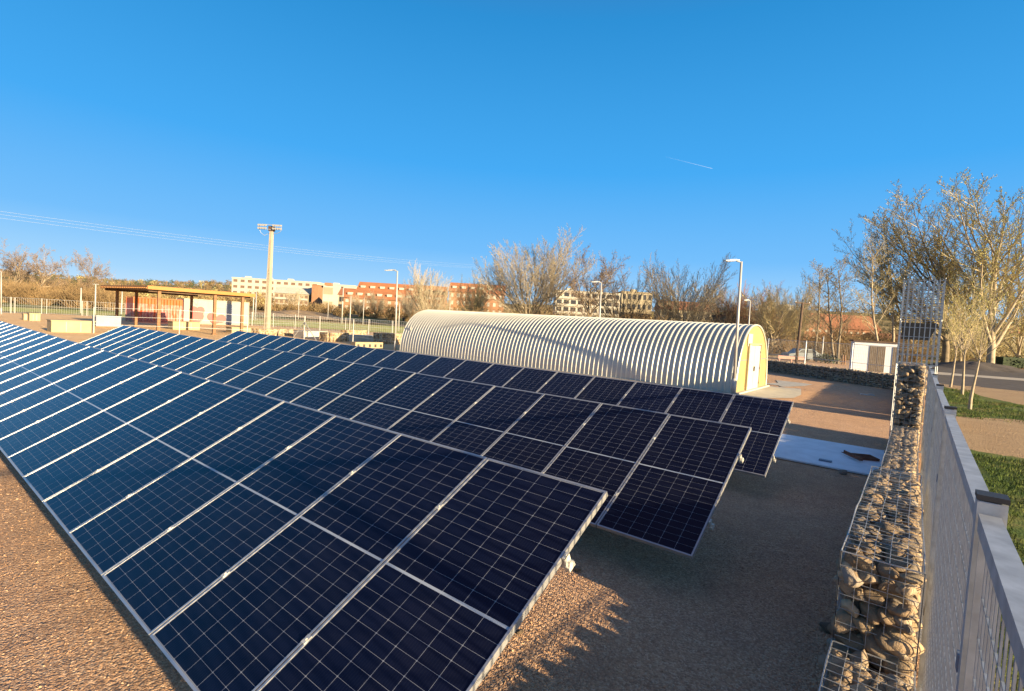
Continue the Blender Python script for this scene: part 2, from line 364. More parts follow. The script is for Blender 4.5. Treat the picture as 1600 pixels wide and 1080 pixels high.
sheet('pad', [(-5.9, 22.4), (-4.4, 22.4), (-3.9, 25.6), (-4.1, 28.6), (-5.9, 28.4)], M['concrete'], .02, 'pale concrete pad before the hangar door', sub=2)
sheet('slab_patch', [(-6, 29.3), (-5.0, 28.8), (-4.2, 32.4), (-6, 33)], M['concrete'], .016, 'grey concrete strip beyond the hangar pad', sub=2)

# ------------------------------------------------------------------ solar arrays
ORD = ['', 'second', 'third', 'fourth', 'fifth', 'sixth', 'seventh', 'eighth', 'ninth', 'tenth', 'eleventh', 'twelfth', 'thirteenth', 'fourteenth', 'fifteenth', 'sixteenth', 'seventeenth', 'eighteenth', 'nineteenth', 'twentieth', 'twenty-first', 'twenty-second', 'twenty-third', 'twenty-fourth']
def make_panel():
    b = MB(); w, l, t = PW/2, PL/2, .035; f = .014
    # frame: profile with a bevelled lip
    for (cx, cy, sx, sy) in ((0, l-f/2, PW, f), (0, -l+f/2, PW, f), (w-f/2, 0, f, PL-2*f), (-w+f/2, 0, f, PL-2*f)):
        b.box((cx, cy, -t/2+.002), (sx, sy, t+.004))
    fr = b.mesh('frame', M['alu'])
    g = MB(); a, c = (PW-2*f)/2, (PL-2*f)/2
    g.add([(-a, -c, 0), (a, -c, 0), (a, c, 0), (-a, c, 0), (-a, -c, -.008), (a, -c, -.008), (a, c, -.008), (-a, c, -.008)], [(0, 1, 2, 3), (7, 6, 5, 4)])
    gl = g.mesh('glass', M['cells']); return fr, gl
fr_me, gl_me = make_panel()
prng = random.Random(11)
rowdef = [('front', -1.457, 2.917, 1.4145, 25), ('middle', -1.468, 6.60, 1.362, 24), ('rear', -1.636, 10.32, 1.33, 22)]
for rn, X0, Yt, Zt, npan in rowdef:
    rows_g = 'solar panels of the %s row' % rn
    for u in range(npan):
        cx = X0 - (u+.5)*PITCHW; cy = Yt - math.cos(TILT)*PL/2; cz = Zt - math.sin(TILT)*PL/2
        pl = 'right' if u < npan/2 else 'left'; k = u if u < npan/2 else npan-1-u
        lab = 'dark blue solar panel at the %s end of the %s row' % (pl, rn) if k == 0 else 'dark blue solar panel, %s from the %s end of the %s row' % (ORD[k], pl, rn)
        p = thing('solar_panel', lab, 'solar panel', (cx, cy, cz), 0, rows_g)
        p.rotation_euler = (TILT+R(prng.uniform(-.12, .12)), R(prng.uniform(-.12, .12)), 0)
        for nm, me in (('frame', fr_me), ('glass', gl_me)):
            o = bpy.data.objects.new(nm, me); col.objects.link(o); o.parent = p
    # rack under the row
    rk = thing('mounting_rack', 'galvanised steel rack carrying the %s row of solar panels' % rn, 'rack', (X0, Yt, 0))
    def sp(v, off): # point on the panel plane (v from top 0..1), offset below
        return (-math.cos(TILT)*PL*v + math.sin(TILT)*off*1.0, Zt - math.sin(TILT)*PL*v - math.cos(TILT)*off)
    Lr = npan*PITCHW
    for v in (.26, .77):
        y, z = sp(v, .06); b = MB(); b.box((-Lr/2+.01, y, z), (Lr+.05, .04, .045)); b.build('rail', M['bracket'], rk)
        yb, zb = sp(v, -.004); cme = [None, None]
        for u in range(0, npan+1):
            end = u in (0, npan); xx = -u*PITCHW + (.010 if u == 0 else (-.010 if u == npan else 0))
            if cme[end] is None:
                c = MB(); c.box((0, 0, 0), (.018 if end else .034, .05, .008)); c.box((0, 0, .006), (.012, .012, .008))
                if end: c.box((.004, 0, -.035), (.010, .05, .075)); c.box((.012, 0, -.075), (.03, .06, .03))
                cme[end] = c.mesh('clamp', M['bracket'])
            o = bpy.data.objects.new('clamp', cme[end]); col.objects.link(o); o.parent = rk; o.location = (xx, yb, zb); o.rotation_euler = (TILT, 0, 0)
    if rn == 'front': y, z = sp(.985, .05); b = MB(); b.box((-.10, y, z/2), (.05, .09, z)); b.build('foot', M['bracket'], rk)
    for u in range(2, npan, 3):
        y, z = sp(.45, .09); b = MB(); b.box((-u*PITCHW+.5, y, z/2), (.07, .05, z)); b.box((-u*PITCHW+.5, y, .02), (.3, .25, .04)); b.build('leg', M['bracket'], rk)

# ------------------------------------------------------------------ gabions
def stone_mesh(rng, name):
    import bmesh
    bm = bmesh.new(); bmesh.ops.create_icosphere(bm, subdivisions=3, radius=.5)
    ax = [rng.uniform(.9, 1.5), rng.uniform(.7, 1.1), rng.uniform(.5, .85)]
    ks = [(Vector((rng.gauss(0, 1), rng.gauss(0, 1), rng.gauss(0, 1))).normalized(), rng.uniform(.30, .47)) for _ in range(11)]
    for v in bm.verts:
        p = v.co.copy()
        for nrm, d in ks:                                  # worn facets
            q = p.dot(nrm)
            if q > d*.9: p -= nrm*(q-d*.9)*.93
        p += p.normalized()*(.035*math.sin(7*p.x+3*p.y+rng.random()*.2)+.02*math.sin(11*p.z+5*p.x))
        v.co = Vector((p.x*ax[0], p.y*ax[1], p.z*ax[2]))
    me = bpy.data.meshes.new(name); bm.to_mesh(me); bm.free(); me.materials.append(M['stone'])
    me.polygons.foreach_set('use_smooth', [True]*len(me.polygons)); return me
srng = random.Random(5)
STONES = [stone_mesh(srng, 'stone') for _ in range(14)]
def stone_arrays():
    out = []
    for me in STONES:
        v = np.empty(len(me.vertices)*3); me.vertices.foreach_get('co', v); out.append((v.reshape(-1, 3), [tuple(p.vertices) for p in me.polygons]))
    return out
SARR = stone_arrays()
def rot_rand(rng):
    return Matrix.Rotation(rng.uniform(0, 6.28), 3, 'Z') @ Matrix.Rotation(rng.uniform(-.6, .6), 3, 'X') @ Matrix.Rotation(rng.uniform(-.6, .6), 3, 'Y')
def stones_in_one(places, rng, parent, name='stone_fill', kind='stuff'):
    b = MB(); tones = []
    for (p, s) in places:
        va, fa = SARR[rng.randrange(len(SARR))]; A = np.array(rot_rand(rng))*s
        b.add((va @ A.T + np.array(p)).tolist(), fa); tones += [rng.random()]*len(va)
    me = b.mesh(name, M['stone'], True); at = me.attributes.new('tone', 'FLOAT', 'POINT'); at.data.foreach_set('value', tones)
    o = bpy.data.objects.new(name, me); col.objects.link(o); o.parent = parent
    if kind: o['kind'] = kind
    return o
def cage(parent, x0, x1, y0, y1, z0, z1, sp=.1, r=.0024, bulge=.0):
    b = MB(); rg = random.Random(int(y0*100))
    def wob(): return rg.uniform(-.006, .006)
    nx = max(1, round((x1-x0)/sp)); ny = max(1, round((y1-y0)/sp)); nz = max(1, round((z1-z0)/sp))
    xs = [x0+(x1-x0)*i/nx for i in range(nx+1)]; ys = [y0+(y1-y0)*i/ny for i in range(ny+1)]; zs = [z0+(z1-z0)*i/nz for i in range(nz+1)]
    for x in xs:
        rr = r*1.9 if x in (xs[0], xs[-1]) else r
        pts = [(x+wob(), y, z1+wob()) for y in ys[::4]+([ys[-1]] if (len(ys)-1) % 4 else [])]; b.path(pts, rr, 4)
        for y in (y0, y1): b.tube((x, y, z0), (x+wob(), y, z1), rr, rr, 4)
    for y in ys:
        rr = r*1.9 if y in (ys[0], ys[-1]) else r
        b.tube((x0, y, z1+wob()), (x1, y, z1+wob()), rr, rr, 4)
        for x in (x0, x1): b.tube((x, y, z0), (x, y, z1), rr, rr, 4)
    for z in zs:
        for y in (y0, y1): b.tube((x0, y, z), (x1, y, z), r, r, 4)
        for x in (x0, x1): b.tube((x, y0, z), (x, y1, z), r, r, 4)
    return b.build('wire_mesh', M['wire'], parent)
def gabion(label, y0, y1, z1, x0=-.30, x1=.155, pitch=.115, size=.162, single=0, top=True):
    t = thing('gabion_basket', label, 'gabion', (0, 0, 0)); rng = random.Random(int(y0*31)+7)
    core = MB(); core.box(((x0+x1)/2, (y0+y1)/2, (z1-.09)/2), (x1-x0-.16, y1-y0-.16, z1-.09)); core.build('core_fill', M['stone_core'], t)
    pl = []
    def jit(a): return rng.uniform(-a, a)
    def grid(a0, a1, p): n = max(1, round((a1-a0)/p)); return [a0+(a1-a0)*(i+.5)/n for i in range(n)]
    for layer, dz in ((0, .05), (1, .125)):
        for x in grid(x0, x1, pitch):
            for y in grid(y0, y1, pitch):
                xx = min(max(x+jit(.03), x0+.075), x1-.085); yy = min(max(y+jit(.035), y0+.05), y1-.05)
                pl.append(((xx, yy, z1-dz+jit(.02)), size*rng.uniform(.75, 1.25), layer))
    for z in grid(0, z1-.1, pitch):
        for x in grid(x0, x1, pitch):
            for y in (y0+.055, y1-.055): pl.append(((min(max(x+jit(.03), x0+.085), x1-.09), y+jit(.012)+(.02 if y < (y0+y1)/2 else -.02), z+jit(.03)), size*rng.choice((.8, .95, 1.1, 1.25, 1.45)), 2 if y < (y0+y1)/2 else 3))
        for y in grid(y0, y1, pitch):
            for x in (x0+.075, x1-.085): pl.append(((x+jit(.01), y+jit(.03), z+jit(.03)), size*rng.uniform(.8, 1.25), 3))
    if single:
        front = [q for q in pl if q[2] in (0, 2)]; front.sort(key=lambda q: (Vector(q[0])-CPOS).length - (.6 if q[2] == 2 else 0))
        near = front[:single]; ids = set(id(q) for q in near)
        for q in near:
            o = bpy.data.objects.new('stone', STONES[rng.randrange(len(STONES))]); col.objects.link(o); o.parent = t
            o.location = q[0]; o.rotation_euler = rot_rand(rng).to_euler(); o.scale = (q[1]*1.05,)*3
        pl = [q for q in pl if id(q) not in ids]
    stones_in_one([(q[0], q[1]) for q in pl], rng, t)
    cage(t, x0, x1, y0, y1, 0., z1+.02)
    return t
gabion('lowest gabion basket of tan stones nearest the camera, beside the fence post', 1.9, 4.20, .34, single=60)
gabion('tall gabion basket of sunlit tan stones behind the lowest one', 4.22, 7.40, .98, single=95)
gabion('long low gabion basket of grey stones between two taller ones', 7.42, 11.2, .50, x0=-.29, x1=.17, pitch=.11, size=.14)
gabion('low gabion basket of grey stones beside the white board on the gravel', 11.22, 15.35, .49, x0=-.29, x1=.18, pitch=.12, size=.15)
# the tall pillar under an empty mesh tower
gabion('tall stone-filled gabion pillar at the far end of the fence', 15.4, 16.5, 2.02, x0=-.30, x1=.24, pitch=.11, size=.14)
tw = thing('mesh_tower', 'tall empty wire mesh tower standing over the stone pillar', 'mesh tower', (0, 0, 0))
def tower():
    x0, x1, y0, y1 = -.34, .42, 15.36, 16.56
    b = MB()
    for x in (x0, x1):
        for y in (y0, y1): b.tube((x, y, 0), (x, y, 4.06), .009, .009, 6)
    b.build('corner_post', M['wire'], tw)
    def pan(y, za, zb, sp, tilt=0.):
        c = MB(); n = round((x1-x0)/.095)
        for i in range(n+1):
            x = x0+(x1-x0)*i/n; c.tube((x, y, za), (x, y+tilt, zb), .013, .013, 4)
        z = za
        while z <= zb+.001:
            t = (z-za)/(zb-za); c.tube((x0, y+tilt*t, z), (x1, y+tilt*t, z), .009, .009, 4); z += sp
        c.build('mesh_panel', M['galv_dull'], tw)
    pan(y0, 3.1, 4.05, .075); pan(y0, 2.02, 3.06, .22); pan(y1, 3.1, 4.05, .055); pan(y1, 2.0, 3.06, .25)
    c = MB()
    for x in (x0, x1):
        for k in range(8): c.tube((x, y0+(y1-y0)*k/7, 2.), (x, y0+(y1-y0)*k/7, 4.04), .005, .005, 4)
        for k in range(12): c.tube((x, y0, 2.+k*.175), (x, y1, 2.+k*.175), .004, .004, 4)
    c.build('side_mesh', M['galv'], tw)
    s = MB(); s.add([(x0+.02, y1-.04, 2.62), (x1-.18, y1-.04, 2.62), (x1-.02, y1-.04, 3.05), (x0+.02, y1-.04, 3.05), (x0+.02, y1-.02, 2.62), (x1-.18, y1-.02, 2.62), (x1-.02, y1-.02, 3.05), (x0+.02, y1-.02, 3.05)], [(0, 1, 2, 3), (7, 6, 5, 4), (0, 4, 5, 1), (1, 5, 6, 2), (2, 6, 7, 3), (3, 7, 4, 0)]); s.build('back_plate', M['dark'], tw)
tower()
# second pillar and wall north of the opening, and the rear wall
gabion('second gabion pillar beyond the gate opening, mostly hidden by the first', 20.6, 22.1, 1.7, x0=-.30, x1=.3, pitch=.16, size=.2)
def far_wall(label, A, B, z1, th=.5, sz=.17):
    A, B = Vector((A[0], A[1], 0)), Vector((B[0], B[1], 0)); d = B-A; Lw = d.length; rz = math.atan2(d.y, d.x)
    t = thing('gabion_wall', label, 'gabion wall', A, rz); rng = random.Random(int(Lw*17))
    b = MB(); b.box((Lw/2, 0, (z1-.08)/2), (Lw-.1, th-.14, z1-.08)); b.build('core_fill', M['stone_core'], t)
    pl = []
    n = round(Lw/(sz*.8)); nz = max(1, round(z1/(sz*.7))); ny = max(1, round(th/(sz*.8)))
    for i in range(n):
        for k in range(nz):
            for s in (-1, 1): pl.append(((Lw*(i+.5)/n+rng.uniform(-.05, .05), s*(th/2-.06), z1*(k+.4)/nz+rng.uniform(-.03, .03)), sz*rng.uniform(.75, 1.2)))
        for k in range(ny): pl.append(((Lw*(i+.5)/n+rng.uniform(-.05, .05), -th/2+th*(k+.5)/ny, z1-.05+rng.uniform(-.02, .03)), sz*rng.uniform(.75, 1.2)))
    stones_in_one(pl, rng, t)
    w = MB(); s = -1
    for i in range(int(Lw/.5)+1):
        for s in (-1, 1): w.tube((i*.5, s*th/2, 0), (i*.5, s*th/2, z1+.03), .004, .004, 4)
    for z in np.arange(.1, z1+.05, .2):
        for s in (-1, 1): w.tube((0, s*th/2, z), (Lw, s*th/2, z), .004, .004, 4)
    w.build('wire_mesh', M['wire'], t); return t
far_wall('low stone gabion wall running along the back of the yard', (-9.5, 42.), (-.6, 35.2), .82)
far_wall('low stone gabion wall along the fence line beyond the gate opening', (.0, 22.3), (-.5, 35.0), .62)

# ------------------------------------------------------------------ near metal fence
def near_fence():
    f = thing('metal_fence', 'galvanised steel grating fence with flat top rail along the gabion', 'fence', (.19, 1.92, 0), R(-.45))
    P, top = 2.66, 2.05
    for k in range(-1, 5):
        y0, y1 = k*P+.045, (k+1)*P-.045
        b = MB()
        n = int((y1-y0)/.062)
        for i in range(n+1): b.box((0, y0+.03+i*(y1-y0-.06)/n, 1.03), (.0042, .011, 1.86))
        z = .14
        while z < 1.97: b.tube((0, y0+.02, z), (0, y1-.02, z), .0036, .0036, 4, False); z += .11
        b.build('grating', M['galv_dull'], f)
        r = MB(); r.box((0.0, (y0+y1)/2, top-.045), (.046, y1-y0, .006)); r.box((-.0195, (y0+y1)/2, top-.068), (.005, y1-y0, .042)); r.box((.0195, (y0+y1)/2, top-.068), (.005, y1-y0, .042)); r.box((0, (y0+y1)/2, .1), (.03, y1-y0, .03))
        r.box((0, y0+.01, 1.03), (.034, .008, 1.86)); r.box((0, y1-.01, 1.03), (.034, .008, 1.86)); r.build('rail', M['galv'], f)
    for k in range(-1, 6):
        p = MB(); p.box((.005, k*P, (top-.01)/2), (.062, .062, top-.01)); p.box((.005, k*P, .008), (.16, .16, .016)); po = p.build('post', M['galv'], f)
        c = MB(); c.box((.005, k*P, top), (.066, .066, .014)); c.build('cap', M['dark_cap'], po)
        c = MB(); c.box((-.02, k*P+.04, 1.55), (.02, .035, .05)); c.box((-.02, k*P+.04, .6), (.02, .035, .05)); c.build('bracket', M['steel_blue'], po)
    return f
near_fence()

# ------------------------------------------------------------------ hangar
def hangar():
    X1, X0, Yc, Wd, Ht = -5.75, -27.4, 25.2, 5.5, 2.98
    t = thing('hangar', 'long cream arched hangar of ribbed sheet metal behind the panels', 'hangar', (X1, Yc, 0)); Ln = X1-X0
    def prof(off, n=36):
        pts = []
        for i in range(n+1):
            a = math.pi*i/n; c, s = math.cos(a), math.sin(a); ex = 2/2.25
            pts.append((-math.copysign(abs(c)**ex, c)*(Wd/2+off), abs(s)**ex*(Ht+off)))
        return pts
    b = MB(); pitch = .25; nr = int(Ln/pitch); rows = []
    for i in range(nr):
        x = -i*Ln/nr; w = Ln/nr
        rows += [(x, .0), (x-w*.60, .0), (x-w*.72, .034), (x-w*.88, .034)]
    rows.append((-Ln, 0.))
    vs = []; n = 37
    for x, off in rows:
        for (y, z) in prof(off): vs.append((x, y, z))
    fs = [(i*n+k, i*n+k+1, (i+1)*n+k+1, (i+1)*n+k) for i in range(len(rows)-1) for k in range(n-1)]
    b.add(vs, fs); b.build('shell', M['hangar'], t)
    for nm, x in (('end_wall', -.03), ('end_wall', -Ln+.03)):
        e = MB(); pr = prof(-.02); e.add([(x, y, z) for y, z in pr], [tuple(range(len(pr)))])
        sg = 1 if x > -1 else -1
        if sg > 0:
            for k in range(28):           # vertical ribs of the sheeting
                y = -Wd/2+.16+k*(Wd-.3)/27; zt = max(0, (1-min(1, (abs(y)/(Wd/2)))**2.25))**(1/2.25)*Ht-.08
                e.box((x+.006, y, zt/2), (.012, .03, zt))
        eo = e.build(nm, M['hangar_end'], t)
    b = MB(); pr = prof(.01)
    for (a, c) in zip(pr[:-1], pr[1:]): b.tube((0, a[0], a[1]), (0, c[0], c[1]), .045, .045, 6)
    b.build('edge_trim', M['hangar'], t)
    y0 = -1.15
    d = MB()
    for s in (0, 1): d.box((.015, y0+.52+s*1.04, 1.03), (.05, 1.02, 2.04))
    do = d.build('door', M['door_white'], t)
    fr = MB(); fr.box((.03, y0-.04, 1.05), (.08, .07, 2.1)); fr.box((.03, y0+2.12, 1.05), (.08, .07, 2.1)); fr.box((.03, y0+1.04, 2.12), (.08, 2.2, .07)); fr.build('door_frame', M['concrete_cream'], t)
    h = MB(); h.box((.06, y0+.98, 1.0), (.03, .03, .22)); h.box((.06, y0+1.10, 1.0), (.03, .03, .22)); h.build('handle', M['dark'], do)
    h = MB()
    for z in (.3, 1., 1.75):
        for y in (y0+.02, y0+2.06): h.box((.05, y, z), (.03, .05, .1))
    h.build('hinge', M['dark'], do)
    k = MB(); k.box((.0, 0, 1.42), (.012, Wd*.93, .03)); k.build('cross_bar', M['steel_blue'], t)
    v = MB(); v.box((.004, -.95, 2.3), (.02, .75, .55)); v.build('panel_patch', M['door_white'], t)
    p = MB(); p.box((-Ln/2, 0, .04), (Ln+.3, Wd+.3, .08)); p.build('plinth', M['concrete'], t)
    return t
hangar()

# ------------------------------------------------------------------ slab, tool, small things
b = MB(); b.box((0, 0, .03), (3.0, 2.9, .03)); o = b.build('white_board', M['slab']); o.location = (-1.72, 12.95, 0); tag(o, 'large white board lying flat on the gravel beside the gabion', 'board')
b.box
t = thing('steel_grate', 'rusty brown steel grate lying on the white board', 'grate', (-.66, 13.0, .047), R(28)); t.scale = (.62, .62, .8)
b = MB()
for i in range(9): b.box((0, -.28+i*.07, .03), (.55, .012, .04))
for i in range(5): b.box((-.26+i*.13, 0, .03), (.012, .58, .036))
b.build('bars', M['rust'], t)
b = MB()
for s in (-1, 1): b.box((0, s*.3, .035), (.6, .02, .06)); b.box((s*.29, 0, .035), (.02, .6, .056))
b.build('rim', M['rust'], t)
b = MB(); b.box((0, 0, .05), (1.15, .07, .012)); b.box((0, .035, .08), (1.15, .012, .07)); o = b.build('steel_angle', M['rust']); o.location = (-.88, 12.75, .047); o.scale = (.62, .8, .8); o.rotation_euler = (0, 0, R(-58)); tag(o, 'rusty steel angle bar leaning by the grate on the white board', 'steel bar')
b = MB(); b.box((0, 0, .012), (.22, .12, .024)); o = b.build('dark_clip', M['steel_blue']); o.location = (-1.25, 11.95, .047); tag(o, 'small dark clip lying on the white board', 'clip')
b = MB(); b.box((0, 0, .03), (.55, .32, .05), .2); b.box((.1, .05, .07), (.2, .12, .03), .5); o = b.build('white_scrap', M['white_metal']); o.location = G(1355, 618); tag(o, 'small white scrap lying on the brown yard ground', 'scrap')
def ground_stone(loc, s, label):
    o = bpy.data.objects.new('loose_stone', STONES[3]); col.objects.link(o); o.location = (loc[0], loc[1], s*.22); o.scale = (s,)*3; o.rotation_euler = (.2, .1, loc[0]); tag(o, label, 'stone')
ground_stone(G(1292, 985), .13, 'loose stone on the dark gravel at the foot of the low gabion')
ground_stone(G(1317, 741), .18, 'loose pale stone on the gravel beside the white board')
ground_stone(G(812, 990), .07, 'loose stone on the sunlit gravel beside the front panel row')
ground_stone(G(902, 892), .09, 'small stone on the sunlit gravel near the rack foot')

# ------------------------------------------------------------------ lamps, masts and poles
def lean(p): return (0, R(0), 0)
def street_lamp(px, py, D, ytop, label, arm=.75, flat=False):
    p = G(px, py) if D is None else ground_at(px, D)
    H = height_to(p, ytop); t = thing('street_lamp', label, 'street lamp', p, R(38), 'street lamps')
    t.rotation_euler = (R(0), R(-1.0), R(38))
    b = MB(); b.tube((0, 0, 0), (0, 0, .7), .075, .075, 10); b.tube((0, 0, .7), (0, 0, H), .062, .045, 10); b.box((0, 0, .01), (.26, .26, .02)); b.build('pole', M['white_metal'], t, True)
    b = MB(); b.tube((0, 0, H-.03), (-.2, 0, H+.02), .03, .03, 8); b.build('arm', M['galv'], t)
    b = MB(); Mx = Matrix.Translation((-.12-arm/2, 0, H+.03)) @ Matrix.Rotation(R(-4), 4, 'Y')
    b.box((0, 0, 0), (arm, .22, .04), M=Mx); b.box((.05, 0, .03), (arm*.5, .13, .025), M=Mx); h = b.build('lamp_head', M['galv'], t)
    b = MB(); b.box((-.05, 0, -.03), (arm*.6, .18, .012), M=Mx); b.build('lens', M['lamp_glass'], h); return t
street_lamp(1145.5, 618, None, 410, 'tall street lamp standing at the right front corner of the hangar', .55)
street_lamp(617, 548.5, None, 424, 'tall street lamp standing just left of the hangar', .75)
street_lamp(2, 491, None, 425, 'street lamp at the left edge of the photo before the scrub', .8)
street_lamp(933.5, 0, 36., 442, 'street lamp pole rising behind the middle of the hangar', .6)
street_lamp(1166, 0, 44., 470, 'short street lamp behind the hangar near its front end', .45)
def slim_pole(px, D, ytop, label, r=.05, dark=False, cross=0., head=False, kind='pole', mat=None):
    p = ground_at(px, D); H = height_to(p, ytop); t = thing('slim_pole', label, kind, p, R(38), 'slim poles behind the compound')
    b = MB(); b.tube((0, 0, 0), (0, 0, H), r*1.15, r*.85, 8); b.build('shaft', mat or (M['dark'] if dark else M['white_metal']), t, True)
    if cross: b = MB(); b.box((0, 0, H-.03), (cross, .1, .07)); b.build('cross_bar', mat or M['white_metal'], t)
    if head: b = MB(); b.box((-.2, 0, H-.15), (.5, .3, .25)); b.tube((0, 0, H*.6), (0, 0, H*.72), .16, .16, 8); b.build('lamp_head', M['dark'], t)
    return t
slim_pole(148.5, 72, 444, 'pale pole with a short top bar left of the pergola', .09, cross=.8)
slim_pole(126, 74, 450, 'plain pale pole before the scrub, left of the pergola', .085)
slim_pole(190, 80, 454, 'thin white pole seen under the left end of the pergola', .08)
slim_pole(534, 110, 448, 'slim pole with a dark lamp head before the orange houses', .12, head=True)
slim_pole(546, 66, 462, 'slim white pole standing behind the low stone baskets', .06)
slim_pole(567, 105, 466, 'thin pole standing before the brick terraces', .07)
slim_pole(512, 120, 466, 'thin pole left of the orange houses on the sandy ground', .07)
slim_pole(466, 120, 462, 'thin pole right of the floodlight mast on the sports field', .07)
slim_pole(395, 90, 457, 'thin grey pole just left of the floodlight mast', .08)
slim_pole(399, 91, 457, 'thin dark grey pole close beside the floodlight mast', .08, mat=M['galv'])
slim_pole(622.5, 80, 474, 'short pale pole seen right behind the hangar lamp', .07)
slim_pole(701, 110, 462, 'thin pole with a lamp above the left end of the hangar', .09, cross=.9)
slim_pole(1283.5, 62, 525, 'pale leaning stake by the fence behind the rear wall', .08)
# wooden power pole with crossbar
p = ground_at(1244, 53); H = height_to(p, 473); t = thing('utility_pole', 'dark wooden pole with a crossbar on top behind the rear wall', 'utility pole', p, R(38)); t.rotation_euler = (0, R(1.2), R(38))
b = MB(); b.tube((0, 0, 0), (0, 0, H), .15, .11, 10); b.build('shaft', M['timber_dark'], t, True)
b = MB(); b.box((.0, 0, H-.05), (1.6, .12, .1)); b.box((.1, 0, H-.6), (.5, .1, .08)); b.build('cross_bar', M['timber_dark'], t)
b = MB(); b.tube((-.7, 0, H), (-.7, 0, H+.14), .03, .04, 6); b.tube((.7, 0, H), (.7, 0, H+.14), .03, .04, 6); b.build('insulator', M['lamp_glass'], t)
# floodlight mast
def flood():
    p = G(417, 516); H = height_to(p, 361); t = thing('floodlight_mast', 'tall tapered concrete mast with two wings of floodlights on top', 'floodlight mast', p, R(30)); t.rotation_euler = (0, R(.6), R(30))
    b = MB(); n = 8
    for s in (-1, 1): b.add([(s*.09-.14, -.27, 0), (s*.09+.14, -.27, 0), (s*.09+.14, .27, 0), (s*.09-.14, .27, 0), (s*.055-.085, -.17, H), (s*.055+.085, -.17, H), (s*.055+.085, .17, H), (s*.055-.085, .17, H)], [(3, 2, 1, 0), (4, 5, 6, 7), (0, 1, 5, 4), (1, 2, 6, 5), (2, 3, 7, 6), (3, 0, 4, 7)])
    b.build('column', M['mast'], t)
    b = MB(); b.box((0, 0, H+.15), (.5, .5, .5)); b.build('head_box', M['timber_dark'], t)
    b = MB()
    for z in (H+.05, H+.55): b.box((0, -.25, z), (2.7, .05, .05))
    for x in (-1.3, 1.3): b.box((x, -.25, H+.3), (.04, .04, .55))
    b.path([(-1.3, -.25, H+.05), (-1.1, -.2, H-.35), (-.75, -.1, H-.6), (-.2, 0, H-.3)], .02, 6); b.path([(1.3, -.25, H+.05), (1.1, -.2, H-.2), (.6, -.1, H-.35), (.2, 0, H-.3)], .02, 6); b.build('lamp_frame', M['galv'], t)
    for s in (-1, 1):
        for k in range(4):
            for j in range(2):
                l = MB(); x = s*(.45+k*.27); z = H+.12+j*.32
                l.tube((x, -.30, z+.05), (x, -.46, z), .06, .12, 8); l.box((x, -.3, z+.05), (.1, .06, .1)); l.build('floodlight', M['white_metal'], t)
flood()
# ------------------------------------------------------------------ wires
def cable(label, A, B, sag, r, mat):
    b = MB(); pts = []
    for i in range(41):
        u = i/40; p = A.lerp(B, u); pts.append((p.x, p.y, p.z-4*sag*u*(1-u)))
    b.path(pts, r, 4); o = b.build('power_line', mat); tag(o, label, 'power line', 'power lines in the sky'); return o
def at(px, py, D): return CPOS + ray(px, py)*D
for i, (ya, yb, lb) in enumerate(((322, 414, 'topmost thin power line crossing the sky behind the mast'), (327, 417, 'second power line from the top crossing the sky'), (333, 419, 'lowest power line crossing the sky behind the mast'))):
    cable(lb, at(-60, ya, 62+i*.4), at(745, yb, 150+i), .9, .012, M['asphalt_line'])
# contrails
def contrail(a, b_, D, r, label):
    A, B = at(*a, D), at(*b_, D); m = MB(); n = 14; d = (B-A).normalized(); e = d.orthogonal().normalized(); f = d.cross(e); vs = []
    for i in range(n+1):
        u = i/n; c = A.lerp(B, u); rr = r*(.05+.95*u)
        vs += [c+e*(rr*math.cos(k*1.0472))+f*(rr*math.sin(k*1.0472)) for k in range(6)]
    m.add(vs, [(i*6+k, i*6+(k+1) % 6, (i+1)*6+(k+1) % 6, (i+1)*6+k) for i in range(n) for k in range(6)])
    o = m.build('contrail', M['vapour'], smooth_=True); tag(o, label, 'contrail', kind='thing')
contrail((1040, 245), (1113, 263.5), 9000, 4.5, 'thin white aircraft trail in the blue sky above the hangar')

# ------------------------------------------------------------------ compound: pergola, containers, blocks, wire fence
def pergola():
    X1, X0, Y0, Y1, zr = -44., -56., 12.7, 20.3, 3.3
    t = thing('pergola', 'open shelter with ochre edged flat roof on brown posts', 'pergola', (X1, Y0, 0))
    w, d = X1-X0, Y1-Y0
    b = MB(); b.box((-w/2, d/2, zr+.04), (w-.1, d-.1, .06)); b.build('roof', M['timber_dark'], t)
    for x in (.03, -w-.03): b = MB(); b.box((x, d/2, zr+.1), (.06, d+.12, .26)); b.build('fascia', M['ochre'], t)
    b = MB(); b.box((-w/2, -.03, zr+.17), (w, .05, .12)); b.build('fascia', M['ochre'], t)
    b = MB()
    for i in range(26): b.box((-(i+.5)*w/26, d/2-.04, zr+.06), (.2, d+.16, .09))
    b.build('rafters', M['ochre'], t)
    for x in (-.5, -w+.5): b = MB(); b.box((x, d/2, zr-.1), (.14, d-.3, .2)); b.build('beam', M['timber_dark'], t)
    for px, X in ((247, X1-.4), (334, X1-.4), (377, X1-.4), (182, X0+.6), (212, X0+.6), (298, X0+.6)):
        q = on_x(px, X); b = MB(); b.box((q.x-X1, q.y-Y0, (zr-.1)/2), (.2, .2, zr-.1)); b.box((q.x-X1, q.y-Y0, .06), (.3, .3, .12)); b.build('post', M['timber'], t)
pergola()
